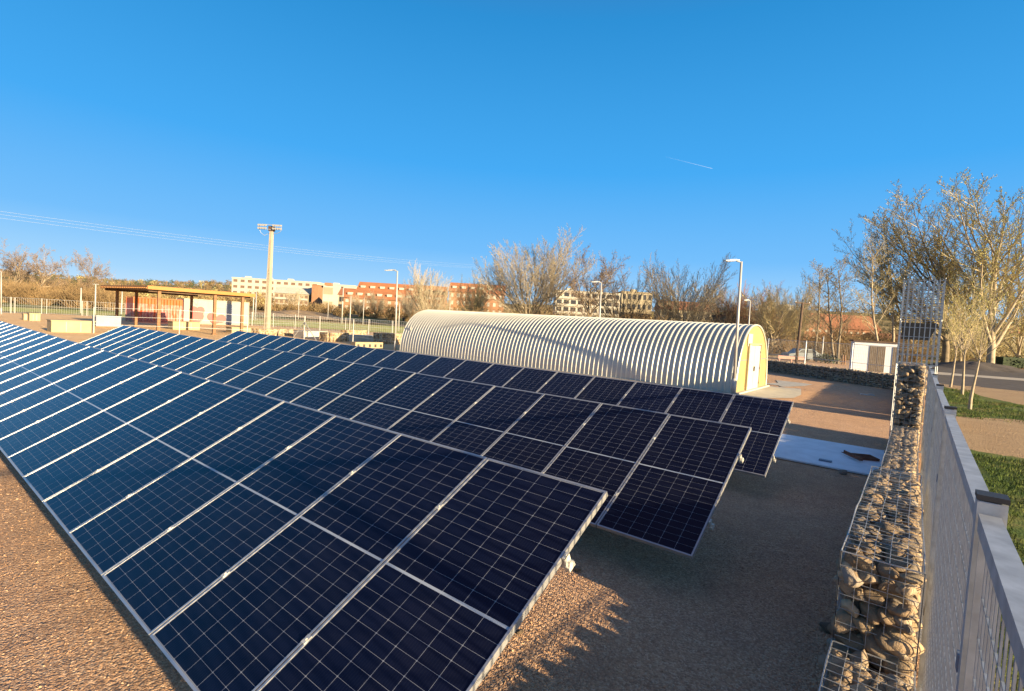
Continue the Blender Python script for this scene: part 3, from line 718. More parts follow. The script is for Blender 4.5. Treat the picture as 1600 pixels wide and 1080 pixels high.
def container(label, pxa, pxb, X, H, mat, ribs, extra=None):
    a, b_ = on_x(pxa, X), on_x(pxb, X); L = b_.y-a.y; t = thing('container', label, 'container', a)
    m = MB(); W = 2.4
    prof = []; k = 0; y = .08
    n = int((L-.16)/(.30 if ribs else .6))*2
    for i in range(n+1):
        yy = .08+(L-.16)*i/n; d = (.07 if ribs else .015) if (i//1) % 2 else 0; prof += [(yy-.02, -d if i % 2 else 0), (yy+.02, 0 if i % 2 else -d)]
    vs = []; fs = []
    for yy, xx in prof: vs += [(xx-.02, yy, .15), (xx-.02, yy, H-.1)]
    for i in range(len(prof)-1): fs.append((2*i, 2*i+2, 2*i+3, 2*i+1))
    m.add(vs, fs); m.box((-W/2-.1, L/2, H/2), (W-.1, L-.05, H-.2)); m.build('wall', mat, t)
    f = MB()
    for yy in (.04, L-.04): f.box((0, yy, H/2), (.1, .09, H-.02)); f.box((-W, yy, H/2), (.1, .09, H-.02))
    for z in (.07, H-.05): f.box((0, L/2, z), (.1, L-.18, .11))
    f.box((-W/2, L/2, H-.02), (W, L-.1, .05)); f.build('frame', mat, t)
    return t, a, L
container('red corrugated shipping container covered in graffiti behind the pergola', 207, 284, -67.5, 2.75, M['container_red'], True)
t, a, L = container('white site container with pink mural shapes behind the pergola', 286.5, 388, -67., 2.95, M['container_white'], False)
d0, d1 = on_x(352, -67.).y-a.y, on_x(363, -67.).y-a.y
b = MB(); b.box((.03, (d0+d1)/2, 1.35), (.06, d1-d0, 2.4)); b.build('door', M['steel_blue'], t)
BLOBN = [0]
def blob(poly, name='mural_shape'):
    BLOBN[0] += 1; m = MB(); n = len(poly); m.add([(.03+.005*BLOBN[0], y, z) for y, z in poly], [tuple(range(n))]); m.build(name, M['mural_pink'], t)
def circ(cy, cz, r, k=1.): return [(cy+r*math.cos(i*.4488), cz+r*k*math.sin(i*.4488)) for i in range(14)]
for cx_, cz_, r_, k_ in ((1.05, 1.62, .48, 1), (1.75, 1.62, .48, 1), (1.4, .95, .75, 1.05), (3.0, .95, .5, 1), (3.4, .55, .6, .8), (4.1, .75, .55, .95)): blob(circ(cx_, cz_, r_, k_))
b = MB(); b.path([(.03, 3.3, 1.15), (.03, 3.3, 2.0), (.03, 4.8, 2.0), (.03, 4.8, 1.15), (.03, 3.3, 1.15)], .02, 4); b.path([(.03, .8, 2.8), (.03, 1.4, 2.2), (.03, 1.5, 2.8)], .02, 4); b.build('mural_lines', M['steel_blue'], t)

def block(px0, px1, ytop, ybase, mat, label, depth=1.2, X=None, name='concrete_block'):
    p, q = G(px0, ybase), G(px1, ybase); Xc = X if X is not None else (p.x+q.x)/2
    a, c = on_x(px0, Xc), on_x(px1, Xc); L = c.y-a.y; H = height_to(a, ytop)
    t = thing(name, label, 'block', (a.x, a.y, 0)); b = MB(); b.box((-depth/2, L/2, H/2), (depth, L, H-.0)); b.box((-depth/2, L/2, H+.02), (depth+.08, L+.08, .05)); b.build('body', mat, t)
    g = MB()
    for k in (1, 2): g.box((.006, L*k/3, H/2), (.012, .03, H-.1))
    g.build('joint', M['concrete'], t); return t
block(80, 148, 501, 521, M['concrete_cream'], 'long cream block box on the sandy ground left of the middle row', 1.3, -44.2)
block(46, 63, 490, 503, M['concrete_cream'], 'small cream block box near the left fence', 1.1, -62.)
block(37, 44, 491, 502, M['concrete_cream'], 'narrow cream block stub beside the small cream box', .8, -63.)
block(270, 312, 503, 516, M['concrete_cream'], 'cream block box standing under the pergola', 1.2, -51.5)
block(362, 403, 512, 522, M['concrete_cream'], 'cream block box right of the pergola', 1.2, -48.)
block(474, 511, 518, 533, M['concrete'], 'grey block box with a lit cream side by the tripod', 1.6, -41.)
block(544, 595, 525, 542, M['concrete'], 'grey block box between two stone baskets', 1.6, -37.5)
def low_gabion(px0, px1, ytop, ybase, label):
    p, q = G(px0, ybase), G(px1, ybase); d = q-p; L = d.length; rz = math.atan2(d.y, d.x); H = height_to(p, ytop)
    t = thing('stone_basket', label, 'stone basket', p, rz); b = MB(); b.box((L/2, .5, H/2), (L, 1., H)); b.build('stone_fill', M['rubble'], t)
    w = MB()
    for i in range(int(L/.5)+1): w.tube((i*.5, 0, 0), (i*.5, -.01, H+.02), .01, .01, 4)
    for z in (H*.5, H+.02): w.tube((0, -.015, z), (L, -.015, z), .01, .01, 4)
    w.build('wire_mesh', M['wire'], t)
low_gabion(405, 458, 514, 525, 'low pale stone basket at the foot of the floodlight mast')
low_gabion(511, 545, 520, 534, 'low pale stone basket right of the grey block by the tripod')
low_gabion(543, 573, 516, 526, 'small pale stone basket behind the row of grey blocks')
low_gabion(595, 637, 521, 538, 'low pale stone basket at the left end of the hangar')
t = thing('timber_crate', 'long pale timber crate with dark slots before the stone baskets', 'crate', G(555, 546), R(75)); L = (G(599, 546)-G(555, 546)).length
t.rotation_euler = (0, 0, math.atan2(*( (G(599, 546)-G(555, 546)).yx)))
b = MB(); b.box((L/2, .3, .28), (L, .6, .40)); b.build('body', M['concrete_cream'], t); b = MB()
for k in range(5): b.box((L*(k+.5)/5, -.01, .25), (.16, .03, .2))
b.build('slot', M['dark'], t)
# pallet of dark modules left of pergola
t = thing('panel_pallet', 'stack of dark modules under netting beside the left pergola post', 'pallet', on_x(150, -52.), 0)
L = on_x(189, -52.).y-on_x(150, -52.).y
b = MB(); b.box((-.6, L/2, .5), (1.2, L, .8)); b.build('stack', M['steel_blue'], t); b = MB(); b.box((-.6, L/2, .06), (1.3, L+.1, .12)); b.build('pallet_base', M['timber'], t)
b = MB(); b.box((-.6, L*.5, .95), (1.25, L*1.02, .05)); b.build('cover', M['galv'], t)
# white post and wire fence with a braced tripod corner
def wire_fence():
    pts = [(G(146, 521), 480), (on_x(280, -42.), 484), (on_x(386, -41.5), 493), (G(475, 531), 494), (G(551, 540), 499), (G(640, 551), 510)]
    t = thing('wire_fence', 'thin white post and wire fence with a braced tripod post', 'fence', (pts[0][0].x, pts[0][0].y, 0)); o = Vector((pts[0][0].x, pts[0][0].y, 0)); tops = []
    for p, yt in pts:
        H = height_to(p, yt); b = MB(); q = p-o; b.tube(q, q+Vector((0, 0, H)), .035, .035, 8); b.build('post', M['white_metal'], t); tops.append((q, min(H, 2.0)))
    q = tops[3][0]; a = G(457, 529)-o; c = G(496, 535)-o
    for e in (a, c): b = MB(); b.tube(Vector((e.x, e.y, 0)), q+Vector((0, 0, 1.45)), .035, .035, 8); b.build('brace', M['white_metal'], t)
    b = MB()
    for (p, h), (r_, h2) in zip(tops[:-1], tops[1:]):
        for u in (.98, .66, .34): b.tube(p+Vector((0, 0, h*u)), r_+Vector((0, 0, h2*u)), .009, .009, 4)
    b.build('wires', M['wire'], t)
wire_fence()
def mesh_fence(label, pts, H, sp, group=None, bars=.25, mat='white_metal', double=False):
    t = thing('mesh_fence', label, 'fence', pts[0]); o = Vector(pts[0]); m = MB()
    for a, c in zip(pts[:-1], pts[1:]):
        a, c = Vector(a)-o, Vector(c)-o; d = c-a; L = d.length; n = max(1, round(L/sp))
        for i in range(n):
            q = a+d*(i/n); b = MB(); b.tube(q, q+Vector((0, 0, H+.05)), .045, .045, 6)
            if double: q2 = q+d.normalized()*.5; b.tube(q2, q2+Vector((0, 0, H)), .04, .04, 6)
            b.build('post', M[mat], t)
        for z in (.08, H*.5, H): m.tube(a+Vector((0, 0, z)), c+Vector((0, 0, z)), .016, .016, 4)
        k = int(L/bars)
        for i in range(k): q = a+d*(i/k); m.tube(q+Vector((0, 0, .08)), q+Vector((0, 0, H)), .0045, .0045, 3, False)
    m.build('mesh', M['wire'], t); return t
mesh_fence('long pale mesh fence along the left edge of the green field', [(-72, -2, 0), (-85.5, 13.5, 0), (-79, 24, 0)], 1.85, 4.2, double=True)
mesh_fence('mesh fence between the compound and the sports field behind the mast', [(-76, 27, 0), (-60.5, 33, 0), (-53.5, 35.5, 0), (-46, 40, 0), (-38, 46, 0)], 1.75, 3.2)
mesh_fence('metal mesh fence standing behind the rear stone wall', [(-12, 46, .0), (-6.2, 42, .0), (-.2, 37.2, 0)], 2.35, 3.4, bars=.12, mat='galv')

# white shed behind the rear wall
def shed():
    p = G(1331.5, 578.5); q = p+Vector((3.15, .95, 0)); d = q-p; L = d.length; t = thing('site_shed', 'white shed with brown timber doors behind the rear wall', 'shed', p, math.atan2(d.y, d.x)); H = height_to(p, 533)
    m = MB(); m.box((L/2, .6, H/2), (L, 1.2, H))
    for k in range(9): m.box((L*.17, -.012, .2+k*.27), (L*.33, .02, .02))
    m.build('wall', M['shed_white'], t)
    m = MB(); m.box((L/2, .6, H+.06), (L+.25, 1.5, .14)); m.build('roof', M['timber_dark'], t)
    for x0, x1 in ((.36, .53), (.54, .71), (.88, .98)):
        m = MB(); m.box((L*(x0+x1)/2, -.02, H*.44), (L*(x1-x0), .05, H*.86))
        m.build('door', M['shed_door'], t)
shed()
# car, bench, hedge and bollards behind the rear wall
def car():
    p = ground_at(1225, 60); t = thing('parked_car', 'dark grey car parked behind the rear wall beside the power pole', 'car', p, R(40)); L, W = 4.1, 1.7
    pr = [(0, .45), (.1, .75), (.9, .9), (1.5, 1.38), (2.9, 1.42), (3.6, .98), (4.05, .9), (4.1, .4), (3.9, .25), (.2, .25)]
    b = MB(); b.add([(x, -W/2, z) for x, z in pr]+[(x, W/2, z) for x, z in pr], [tuple(range(9, -1, -1)), tuple(range(10, 20))]+[(i, (i+1) % 10, 10+(i+1) % 10, 10+i) for i in range(10)]); b.build('body', M['car'], t)
    b = MB()
    for s in (-1, 1): b.add([(1.2, s*(W/2+.01), .95), (1.6, s*(W/2+.01), 1.3), (2.85, s*(W/2+.01), 1.33), (3.4, s*(W/2+.01), .97)], [(0, 1, 2, 3)])
    b.build('window', M['pane'], t)
    for x in (.85, 3.3):
        for s in (-1, 1): b = MB(); b.tube((x, s*.75, .31), (x, s*.88, .31), .31, .31, 14); b.build('wheel', M['rubber'], t)
car()
p = ground_at(1216, 55); t = thing('red_barrier', 'low faded red barrier behind the rear wall', 'barrier', p, R(36)); b = MB(); b.box((1.4, 0, .45), (2.9, .1, .35)); b.build('board', M['pinkish'], t); b = MB()
for x in (.1, 1.4, 2.75): b.box((x, 0, .32), (.1, .08, .62))
b.build('leg', M['pinkish'], t)
for px, lb in ((1316, 'left of the two wooden bollards before the white shed'), (1319.5, 'right of the two wooden bollards before the white shed')):
    p = ground_at(px, 56); b = MB(); b.tube((0, 0, 0), (0, 0, 1.0), .09, .085, 8); b.tube((0, 0, 1.0), (0, 0, 1.07), .085, .04, 8); o = b.build('wooden_bollard', M['timber']); o.location = p; tag(o, lb, 'bollard', 'wooden bollards by the shed')
def leaf_cloud(b, c, dims, n, s, rng, flat=.6):
    for _ in range(n):
        while True:
            q = Vector((rng.uniform(-1, 1), rng.uniform(-1, 1), rng.uniform(-1, 1)))
            if q.length < 1: break
        q *= (.55+.45*rng.random()); p = Vector((c[0]+q.x*dims[0], c[1]+q.y*dims[1], c[2]+q.z*dims[2]))
        a = Vector((rng.gauss(0, 1), rng.gauss(0, 1), rng.gauss(0, 1))).normalized(); e = a.orthogonal().normalized(); f = a.cross(e); w = s*rng.uniform(.6, 1.4)
        b.add([p-e*w-f*w*.5, p+e*w-f*w*.5, p+e*w*.6+f*w*.6, p-e*w*.5+f*w*.6], [(0, 1, 2, 3)])
rg = random.Random(77)
p = ground_at(1292, 56); b = MB(); leaf_cloud(b, (0, 0, .55), (1.5, .9, .6), 500, .09, rg); o = b.build('hedge', M['hedge']); o.location = p; tag(o, 'small dark green hedge behind the rear wall', 'hedge')
p = ground_at(1588, 80); b = MB(); b.box((0, 0, 0.9), (5, 1.6, 1.5)); leaf_cloud(b, (0, 0, .95), (3.6, 1.3, 1.1), 1500, .12, rg); o = b.build('hedge', M['hedge']); o.location = p; o.rotation_euler = (0, 0, R(30)); tag(o, 'dark trimmed hedge at the right edge beyond the road', 'hedge')
# grey soil mound beyond the road
def mound(p, dx, dy, h, label, mat):
    vs = [(0, 0, h)]; fs = []; n = 40; rr = random.Random(9)
    for r in range(1, 11):
        t_ = r/10
        for k in range(n):
            a = 2*math.pi*k/n; w = 1+.12*math.sin(3*a+1)+.07*math.sin(7*a); vs.append((dx*t_*w*math.cos(a), dy*t_*w*math.sin(a), h*(1-smooth(t_))+rr.uniform(-.06, .06)*h*(t_ < 1)-.05*(t_ == 1)))
    for k in range(n): fs.append((0, 1+k, 1+(k+1) % n))
    for r in range(9):
        for k in range(n): fs.append((1+r*n+k, 1+(r+1)*n+k, 1+(r+1)*n+(k+1) % n, 1+r*n+(k+1) % n))
    b = MB(); b.add(vs, fs); o = b.build('mound', mat, smooth_=True); o.location = p; tag(o, label, 'mound', kind='structure')
mound(ground_at(1525, 66), 7, 5, 1.0, 'grey soil mound beyond the road', M['asphalt'])
mound(ground_at(470, 135), 26, 9, 1.7, 'golden sandy mound on the sports field', M['sand'])
# person walking in the distance
def person():
    import bmesh
    p = ground_at(630, 138)
    t = thing('person', 'distant walker in dark clothes near the left end of the hangar', 'person', p, R(70))
    V = [(0, 0, .92), (0, 0, 1.15), (0, 0, 1.40), (0, 0, 1.50), (0, .02, 1.62), (0, .02, 1.72), (-.19, 0, 1.42), (-.25, .05, 1.15), (-.24, .18, .92), (.19, 0, 1.42), (.25, -.05, 1.15), (.24, -.12, .92), (-.10, .0, .86), (-.11, .12, .48), (-.11, .10, .06), (-.11, .24, .03), (.10, 0, .86), (.11, -.06, .47), (.11, -.25, .09), (.11, -.14, .03)]
    E_ = [(0, 1), (1, 2), (2, 3), (3, 4), (4, 5), (2, 6), (6, 7), (7, 8), (2, 9), (9, 10), (10, 11), (0, 12), (12, 13), (13, 14), (14, 15), (0, 16), (16, 17), (17, 18), (18, 19)]
    rad = [.16, .15, .17, .06, .095, .07, .075, .055, .04, .075, .055, .04, .1, .07, .05, .045, .1, .07, .05, .045]
    me = bpy.data.meshes.new('body'); me.from_pydata(V, E_, []); o = bpy.data.objects.new('body', me); col.objects.link(o); o.parent = t
    md = o.modifiers.new('skin', 'SKIN'); 
    for i, r in enumerate(rad): me.skin_vertices[0].data[i].radius = (r, r)
    me.skin_vertices[0].data[0].use_root = True
    o.modifiers.new('sub', 'SUBSURF').levels = 1; me.materials.append(M['cloth_dark'])
    b = MB(); b.tube((0, .02, 1.60), (0, .02, 1.76), .1, .07, 8); b.build('hair', M['dark'], t)
person()

# ------------------------------------------------------------------ buildings
def building(name, label, pxl, pxr, ytop, D, floors, colsn, wall, roof='flat', roofm=None, depth=12, base=None, win=None, rot=0., balc=False, dormers=0, wh=.5, ww=.55, cat='building', roofh=.28, group=None):
    a, c = ground_at(pxl, D), ground_at(pxr, D+rot); z0 = min(a.z, c.z)-1.5; a.z = c.z = z0
    d = c-a; L = d.length; H = height_to(a, ytop); t = thing(name, label, cat, a, math.atan2(d.y, d.x), group)
    Hw = H*(1-roofh) if roof != 'flat' else H
    m = MB(); m.box((L/2, depth/2, Hw/2), (L, depth, Hw)); m.build('wall', M[wall], t)
    if roof == 'flat':
        m = MB(); m.box((L/2, depth/2, Hw+.2), (L+.4, depth+.4, .4)); 
        r = m.build('roof', M[roofm or wall], t)
        m = MB()
        for k in range(max(1, int(L/14))): m.box((7+k*14, depth*.5, Hw+1.1), (3., 3., 1.4))
        m.build('roof_hut', M[wall], r)
    else:
        m = MB(); e = .5; zr = H
        m.add([(-e, -e, Hw), (L+e, -e, Hw), (L+e, depth/2, zr), (-e, depth/2, zr), (-e, depth+e, Hw), (L+e, depth+e, Hw)], [(0, 1, 2, 3), (3, 2, 5, 4), (0, 3, 4), (1, 5, 2), (0, 4, 5, 1)]); r = m.build('roof', M[roofm], t)
        if dormers:
            for k in range(dormers):
                x = L*(k+.5)/dormers; m = MB(); zz = Hw+(H-Hw)*.45; yy = depth/2*.45
                m.box((x, yy-.2, zz+.2), (L/dormers*.45, 1.6, 1.0)); m.build('dormer', M['white_wall'], r)
    fh = Hw/floors; wm = None
    for f in range(floors):
        for k in range(colsn):
            cw = L/colsn
            if wm is None:
                m = MB(); m.box((0, -.03, 0), (cw*ww, .1, fh*wh)); wm = m.mesh('window', M[win or 'pane'])
            o = bpy.data.objects.new('window', wm); col.objects.link(o); o.parent = t; o.location = (cw*(k+.5), 0, fh*(f+.55))
    if balc:
        for f in range(1, floors):
            m = MB(); m.box((L/2, -.7, fh*f+.35), (L*.94, .12, .9)); m.box((L/2, -.38, fh*f-.06), (L*.94, .72, .14)); m.build('balcony', M['white_wall'], t)
    return t
building('apartment_building', 'long white flat roofed apartment block on the skyline left of the brick terraces', 361, 496, 434, 330, 5, 12, 'white_wall', depth=14, win='shutter', wh=.45)
building('apartment_building', 'pale terraced houses with sloped white roofs below the white apartment block', 428, 482, 447, 250, 3, 7, 'cream_wall', 'gable', 'white_wall', depth=10, win='shutter', balc=True)
building('brick_tower', 'narrow orange brick stair tower beside the pale terraces', 486, 496, 446, 248, 3, 1, 'brick', depth=6, win='brick')
building('warehouse', 'long plain cream warehouse between the apartment block and the brick terraces', 498, 552, 444, 320, 2, 2, 'white_wall', depth=20, win='cream_wall')
building('terrace_house', 'upper orange brick terrace with tiled roof and pale dormers', 556, 692, 439, 240, 3, 14, 'brick', 'gable', 'tile', depth=11, dormers=9, win='white_wall', ww=.4, roofh=.30)
building('terrace_house', 'lower orange brick terrace with tiled roof before the upper one', 536, 690, 451, 205, 3, 14, 'brick', 'gable', 'tile', depth=10, dormers=10, win='white_wall', ww=.45, wh=.45, roofh=.32)
building('terrace_house', 'orange tiled brick terrace left of the big bare tree above the hangar', 700, 785, 440, 225, 4, 9, 'brick', 'gable', 'tile', depth=11, dormers=6, win='white_wall', ww=.42, roofh=.25)
building('house', 'small dark roofed cream house at the left of the brick terraces', 528, 548, 449, 230, 2, 3, 'cream_wall', 'gable', 'tile_brown', depth=9, win='pane')
building('apartment_building', 'white apartment block with long balcony bands behind the leaning tree', 866, 966, 454, 235, 5, 9, 'white_wall', depth=14, balc=True, win='pane', wh=.55, ww=.7)
building('apartment_building', 'pale low block to the right of the balcony apartment block', 968, 1016, 456, 255, 4, 6, 'cream_wall', depth=12, win='pane')
building('house', 'brown roofed long house behind the rounded bare tree', 1030, 1120, 468, 230, 2, 8, 'cream_wall', 'gable', 'tile_brown', depth=10, win='pane')
building('house', 'cream house beside the russet trees right of the hangar lamp', 1132, 1215, 494, 130, 2, 6, 'cream_wall', 'flat', 'tile_brown', depth=9, win='pane')
building('house', 'orange gabled house end beside the cream house', 1203, 1216, 492, 126, 2, 2, 'brick', 'gable', 'tile_brown', depth=8, win='pane')
building('terrace_house', 'long brown brick terrace with tiled roof behind the power pole', 1255, 1372, 487, 150, 3, 12, 'brick_brown', 'gable', 'tile_brown', depth=10, dormers=0, win='white_wall', ww=.35, wh=.3, roofh=.4)
building('terrace_house', 'far brown terrace with tiled roof left of the power pole', 1205, 1262, 487, 170, 2, 6, 'brick_brown', 'gable', 'tile_brown', depth=10, win='white_wall', ww=.35, wh=.3, roofh=.4)
building('house', 'far white hilltop house among trees above the power pole', 1196, 1212, 472, 560, 2, 3, 'white_wall', depth=10, win='pane')
building('house', 'second white hilltop house right of the first above the power pole', 1222, 1240, 477, 560, 2, 3, 'white_wall', depth=10, win='pane')
building('house', 'cream house among the trees at the far right edge', 1578, 1606, 507, 150, 2, 4, 'cream_wall', 'gable', 'tile_brown', depth=9, win='pane')
building('house', 'small orange house behind the young trees at the right', 1542, 1560, 533, 130, 2, 3, 'brick', 'gable', 'tile', depth=8, win='pane')
building('house', 'cream flat roofed house behind the tall poplars', 1375, 1470, 520, 135, 2, 8, 'cream_wall', 'gable', 'tile_brown', depth=9, win='pane')
# ------------------------------------------------------------------ trees
class Tree:
    def __init__(s, seed, H, style):
        s.r = random.Random(seed); s.trunk = MB(); s.twig = MB(); s.bud = MB(); s.H = H; s.st = style
    def bend(s, d, amt):
        r = s.r; return (d+Vector((r.gauss(0, amt), r.gauss(0, amt), r.gauss(0, amt)))).normalized()
    def branch(s, p, d, L, rad, lev):
        st = s.st; nseg = 5 if lev == 0 else (4 if lev == 1 else (3 if lev == 2 else 2)); pts = [p]; dirs = [d]
        up = st['up'][min(lev, len(st['up'])-1)]
        for i in range(nseg):
            d = s.bend(d, st['wob']*(1+.3*lev)); d = (d+Vector((0, 0, up/nseg))).normalized(); p = p+d*(L/nseg); pts.append(p); dirs.append(d)
        rr = [max(st['rmin'], rad*(1-.72*i/nseg)) for i in range(nseg+1)]
        mb = s.trunk if lev <= 1 else s.twig; n = 8 if lev == 0 else (5 if lev == 1 else 3)
        for i in range(nseg): mb.tube(pts[i], pts[i+1], rr[i], rr[i+1], n, False)
        if lev >= st['levels']:
            for _ in range(st['buds']):
                q = pts[s.r.randrange(1, nseg+1)]+Vector((s.r.gauss(0, .1), s.r.gauss(0, .1), s.r.gauss(0, .1)))*L*.6
                a = s.bend(d, .9); e = a.orthogonal().normalized(); f = a.cross(e); w = st['budsize']*s.r.uniform(.5, 1.3)
                s.bud.add([q-e*w, q+f*w, q+e*w, q-f*w*.6], [(0, 1, 2, 3)])
            return
        nc = st['n'][lev]
        for k in range(nc):
            u = st['from'][lev]+(1-st['from'][lev])*(k+s.r.random()*.8)/nc; u = min(u, .99); i = min(nseg-1, int(u*nseg)); q = pts[i].lerp(pts[i+1], u*nseg-i); dd = dirs[i+1]
            az = 2.399*k+s.r.uniform(-.5, .5); a = dd.orthogonal().normalized(); b_ = dd.cross(a); ang = R(st['ang'][lev]*s.r.uniform(.65, 1.3))
            nd = (dd*math.cos(ang)+(a*math.cos(az)+b_*math.sin(az))*math.sin(ang)).normalized()
            if st.get('lean') and lev == 0: nd = (nd+Vector((st['lean'], 0, 0))).normalized()
            LL = L*st['len'][lev]*s.r.uniform(.75, 1.15)*(1-.45*u if lev > 0 or st.get('taper') else 1.0)
            s.branch(q, nd, LL, max(st['rmin'], rr[i]*st.get('rr', .55)), lev+1)
    def grow(s):
        st = s.st; H = s.H
        s.branch(Vector((0, 0, -.1)), Vector((st.get('lean0', 0), 0, 1)).normalized(), H*st['trunk'], H*st['tr'], 0)
        # rescale to the asked height
        zs = float(np.percentile([v[2] for v in s.twig.v], st.get('pct', 98.5))); k = H/zs
        for m in (s.trunk, s.twig, s.bud): m.v = [(x*k, y*k, z*k) for x, y, z in m.v]
        return s
POP = dict(trunk=.62, tr=.016, levels=4, n=(15, 10, 8, 5), len=(.80, .50, .42, .48), ang=(34, 32, 34, 36), up=(.1, .55, .35, .3, .2), wob=.06, rmin=.0060, buds=4, budsize=.025, pct=99.7, rr=.60)
POP['from'] = (.14, .12, .12, .1)
VASE = dict(trunk=.16, tr=.020, levels=4, n=(19, 12, 10, 5), len=(4.4, .50, .42, .5), ang=(41, 30, 30, 34), up=(.0, .32, .3, .25, .2), wob=.05, rmin=.0078, buds=1, budsize=.025, rr=.55)
VASE['from'] = (.25, .22, .12, .1)
SPRAWL = dict(trunk=.42, tr=.018, levels=4, n=(9, 9, 9, 6), len=(.95, .55, .5, .5), ang=(52, 42, 44, 46), up=(.05, .12, .15, .1, .05), wob=.15, rmin=.0085, buds=1, budsize=.015, pct=99.6, rr=.58)
SPRAWL['from'] = (.35, .22, .15, .12)
THIN = dict(trunk=.9, tr=.009, levels=4, n=(16, 7, 6, 4), len=(.34, .5, .5, .5), ang=(38, 34, 38, 40), up=(.05, .4, .3, .2, .2), wob=.05, rmin=.0045, buds=2, budsize=.02, rr=.45, taper=True)
THIN['from'] = (.22, .15, .12, .1)
YOUNG = dict(trunk=.42, tr=.013, levels=4, n=(8, 7, 6, 3), len=(1.35, .42, .45, .5), ang=(30, 30, 36, 40), up=(.0, .45, .4, .3, .2), wob=.05, rmin=.0032, buds=3, budsize=.030, rr=.5)
YOUNG['from'] = (.78, .12, .15, .1)
BUSH = dict(VASE)
def S(base, **k): d = dict(base); d.update(k); return d
TCACHE = {}
def tree(name, label, px, D, ytop, style, seed, bark, twig, bud, rz=0., sx=1., group=None, cat='tree', base=None):
    p = base if base is not None else ground_at(px, D); H = height_to(p, ytop)
    key = (id(style), seed)
    if key not in TCACHE:
        tr = Tree(seed, 10., style).grow(); TCACHE[key] = (tr.trunk, tr.twig, tr.bud, {})
    tk, tw_, bd, meshes = TCACHE[key]; mk = (bark, twig, bud)
    if mk not in meshes:
        cr = MB(); cr.v = tw_.v+bd.v; o_ = len(tw_.v); cr.f = tw_.f+[tuple(i+o_ for i in f) for f in bd.f]; cr.mi = [0]*len(tw_.f)+[1]*len(bd.f)
        meshes[mk] = (tk.mesh('trunk', M[bark], True), cr.mesh('crown', [M[twig], M[bud]]))
    a, c = meshes[mk]; k = H/10.; t = thing(name, label, cat, p, rz, group); t.scale = (k*sx, k*sx, k)
    for nm, me in (('trunk', a), ('crown', c)):
        o = bpy.data.objects.new(nm, me); col.objects.link(o); o.parent = t
    return t
POPL = S(POP, lean=-.28); VASE2 = S(VASE, n=(20, 12, 10, 5), ang=(48, 30, 30, 32)); SPL = S(SPRAWL, lean0=-.35)
LEFTZ = R(38)      # local +x then runs to the right in the picture
tree('poplar_tree', 'tallest budding poplar with a wide crown at the right edge of the photo', 1547, 72, 262, POP, 21, 'bark_pale', 'twig_gold', 'bud_green', LEFTZ, 1.15)
tree('poplar_tree', 'big budding poplar spreading left behind the mesh tower', 1476, 80, 292, POPL, 5, 'bark', 'twig_gold', 'bud_olive', LEFTZ, 1.35)
tree('poplar_tree', 'upright yellowish poplar between the two tall poplars', 1500, 96, 372, POP, 9, 'bark_pale', 'twig_gold', 'bud_green', .6, .8)
tree('poplar_tree', 'poplar leaning far left behind the white shed and stone pillar', 1432, 86, 338, S(POP, lean=-.6, lean0=-.35, n=(10, 8, 7, 4)), 12, 'bark', 'twig_gold', 'bud_olive', LEFTZ, .8)
tree('poplar_tree', 'yellow green tree cut by the right edge below the tallest poplar', 1592, 88, 410, POP, 14, 'bark_pale', 'twig_gold', 'bud_green', 2.2, 1.)
tree('thin_tree', 'thin tree whose pale stem leans left behind the rear wall', 1304, 58, 410, S(THIN, lean0=-.17), 31, 'bark', 'twig_dark', 'bud_olive', LEFTZ, 1.4)
tree('thin_tree', 'thin upright tree with a straight stem left of the white shed', 1309, 57, 396, THIN, 32, 'bark', 'twig_dark', 'bud_olive', 2., 1.3)
tree('thin_tree', 'thin bare tree rising behind the wooden power pole', 1272, 74, 405, THIN, 33, 'bark', 'twig_dark', 'bud_olive', 4., 1.3)
tree('thin_tree', 'slender tree with two pale stems behind the white shed roof', 1374, 75, 372, THIN, 36, 'bark_pale', 'twig_gold', 'bud_olive', .9, 1.2)
tree('thin_tree', 'slender tree close left of the mesh tower behind the shed', 1394, 82, 350, THIN, 31, 'bark_pale', 'twig_gold', 'bud_olive', 3., 1.2)
tree('willow_tree', 'leaning willow with golden stems right of the hangar front', 1206, 84, 446, S(VASE, ang=(50, 30, 30, 34), lean=.25), 41, 'bark_pale', 'twig_gold', 'bud_olive', LEFTZ, .8)
tree('willow_tree', 'pale bare willow behind the power pole', 1236, 105, 450, VASE, 42, 'bark', 'twig_grey', 'bud_olive', 1., .75)
for i, (x, y, yt, lb) in enumerate(((1515, 640, 415, 'nearest of the three young trees on the grass'), (1503, 617, 430, 'middle one of the three young trees on the grass'), (1485, 605, 445, 'farthest of the three young trees on the grass'))):
    tree('young_tree', lb, 0, 0, yt, YOUNG, 51+i, 'bark_pale', 'twig_gold', 'bud_green', i*1.7, .95, 'young trees on the grass', base=G(x, y))
tree('vase_tree', 'large bare vase shaped tree rising behind the middle of the hangar', 828, 105, 371, VASE, 61, 'bark', 'twig_grey', 'bud_olive', .5, .92)
tree('bare_tree', 'pinkish bare tree leaning left beside the large vase shaped tree', 926, 100, 384, S(SPRAWL, lean0=-.42), 62, 'bark', 'twig_pink', 'bud_olive', LEFTZ, .72)
tree('bare_tree', 'dark twiggy bare tree between the leaning and the rounded tree', 975, 112, 413, S(VASE, n=(9, 9, 8, 5)), 63, 'bark', 'twig_dark', 'bud_olive', 1.9, .72)
tree('rounded_tree', 'broad rounded bare tree behind the right half of the hangar', 1063, 97, 411, VASE2, 64, 'bark', 'twig_grey', 'bud_olive', 2.8, .82)
tree('bare_tree', 'greyish bare tree just left of the hangar front lamp', 1132, 135, 446, VASE, 61, 'bark', 'twig_dark', 'bud_olive', 2., .8)
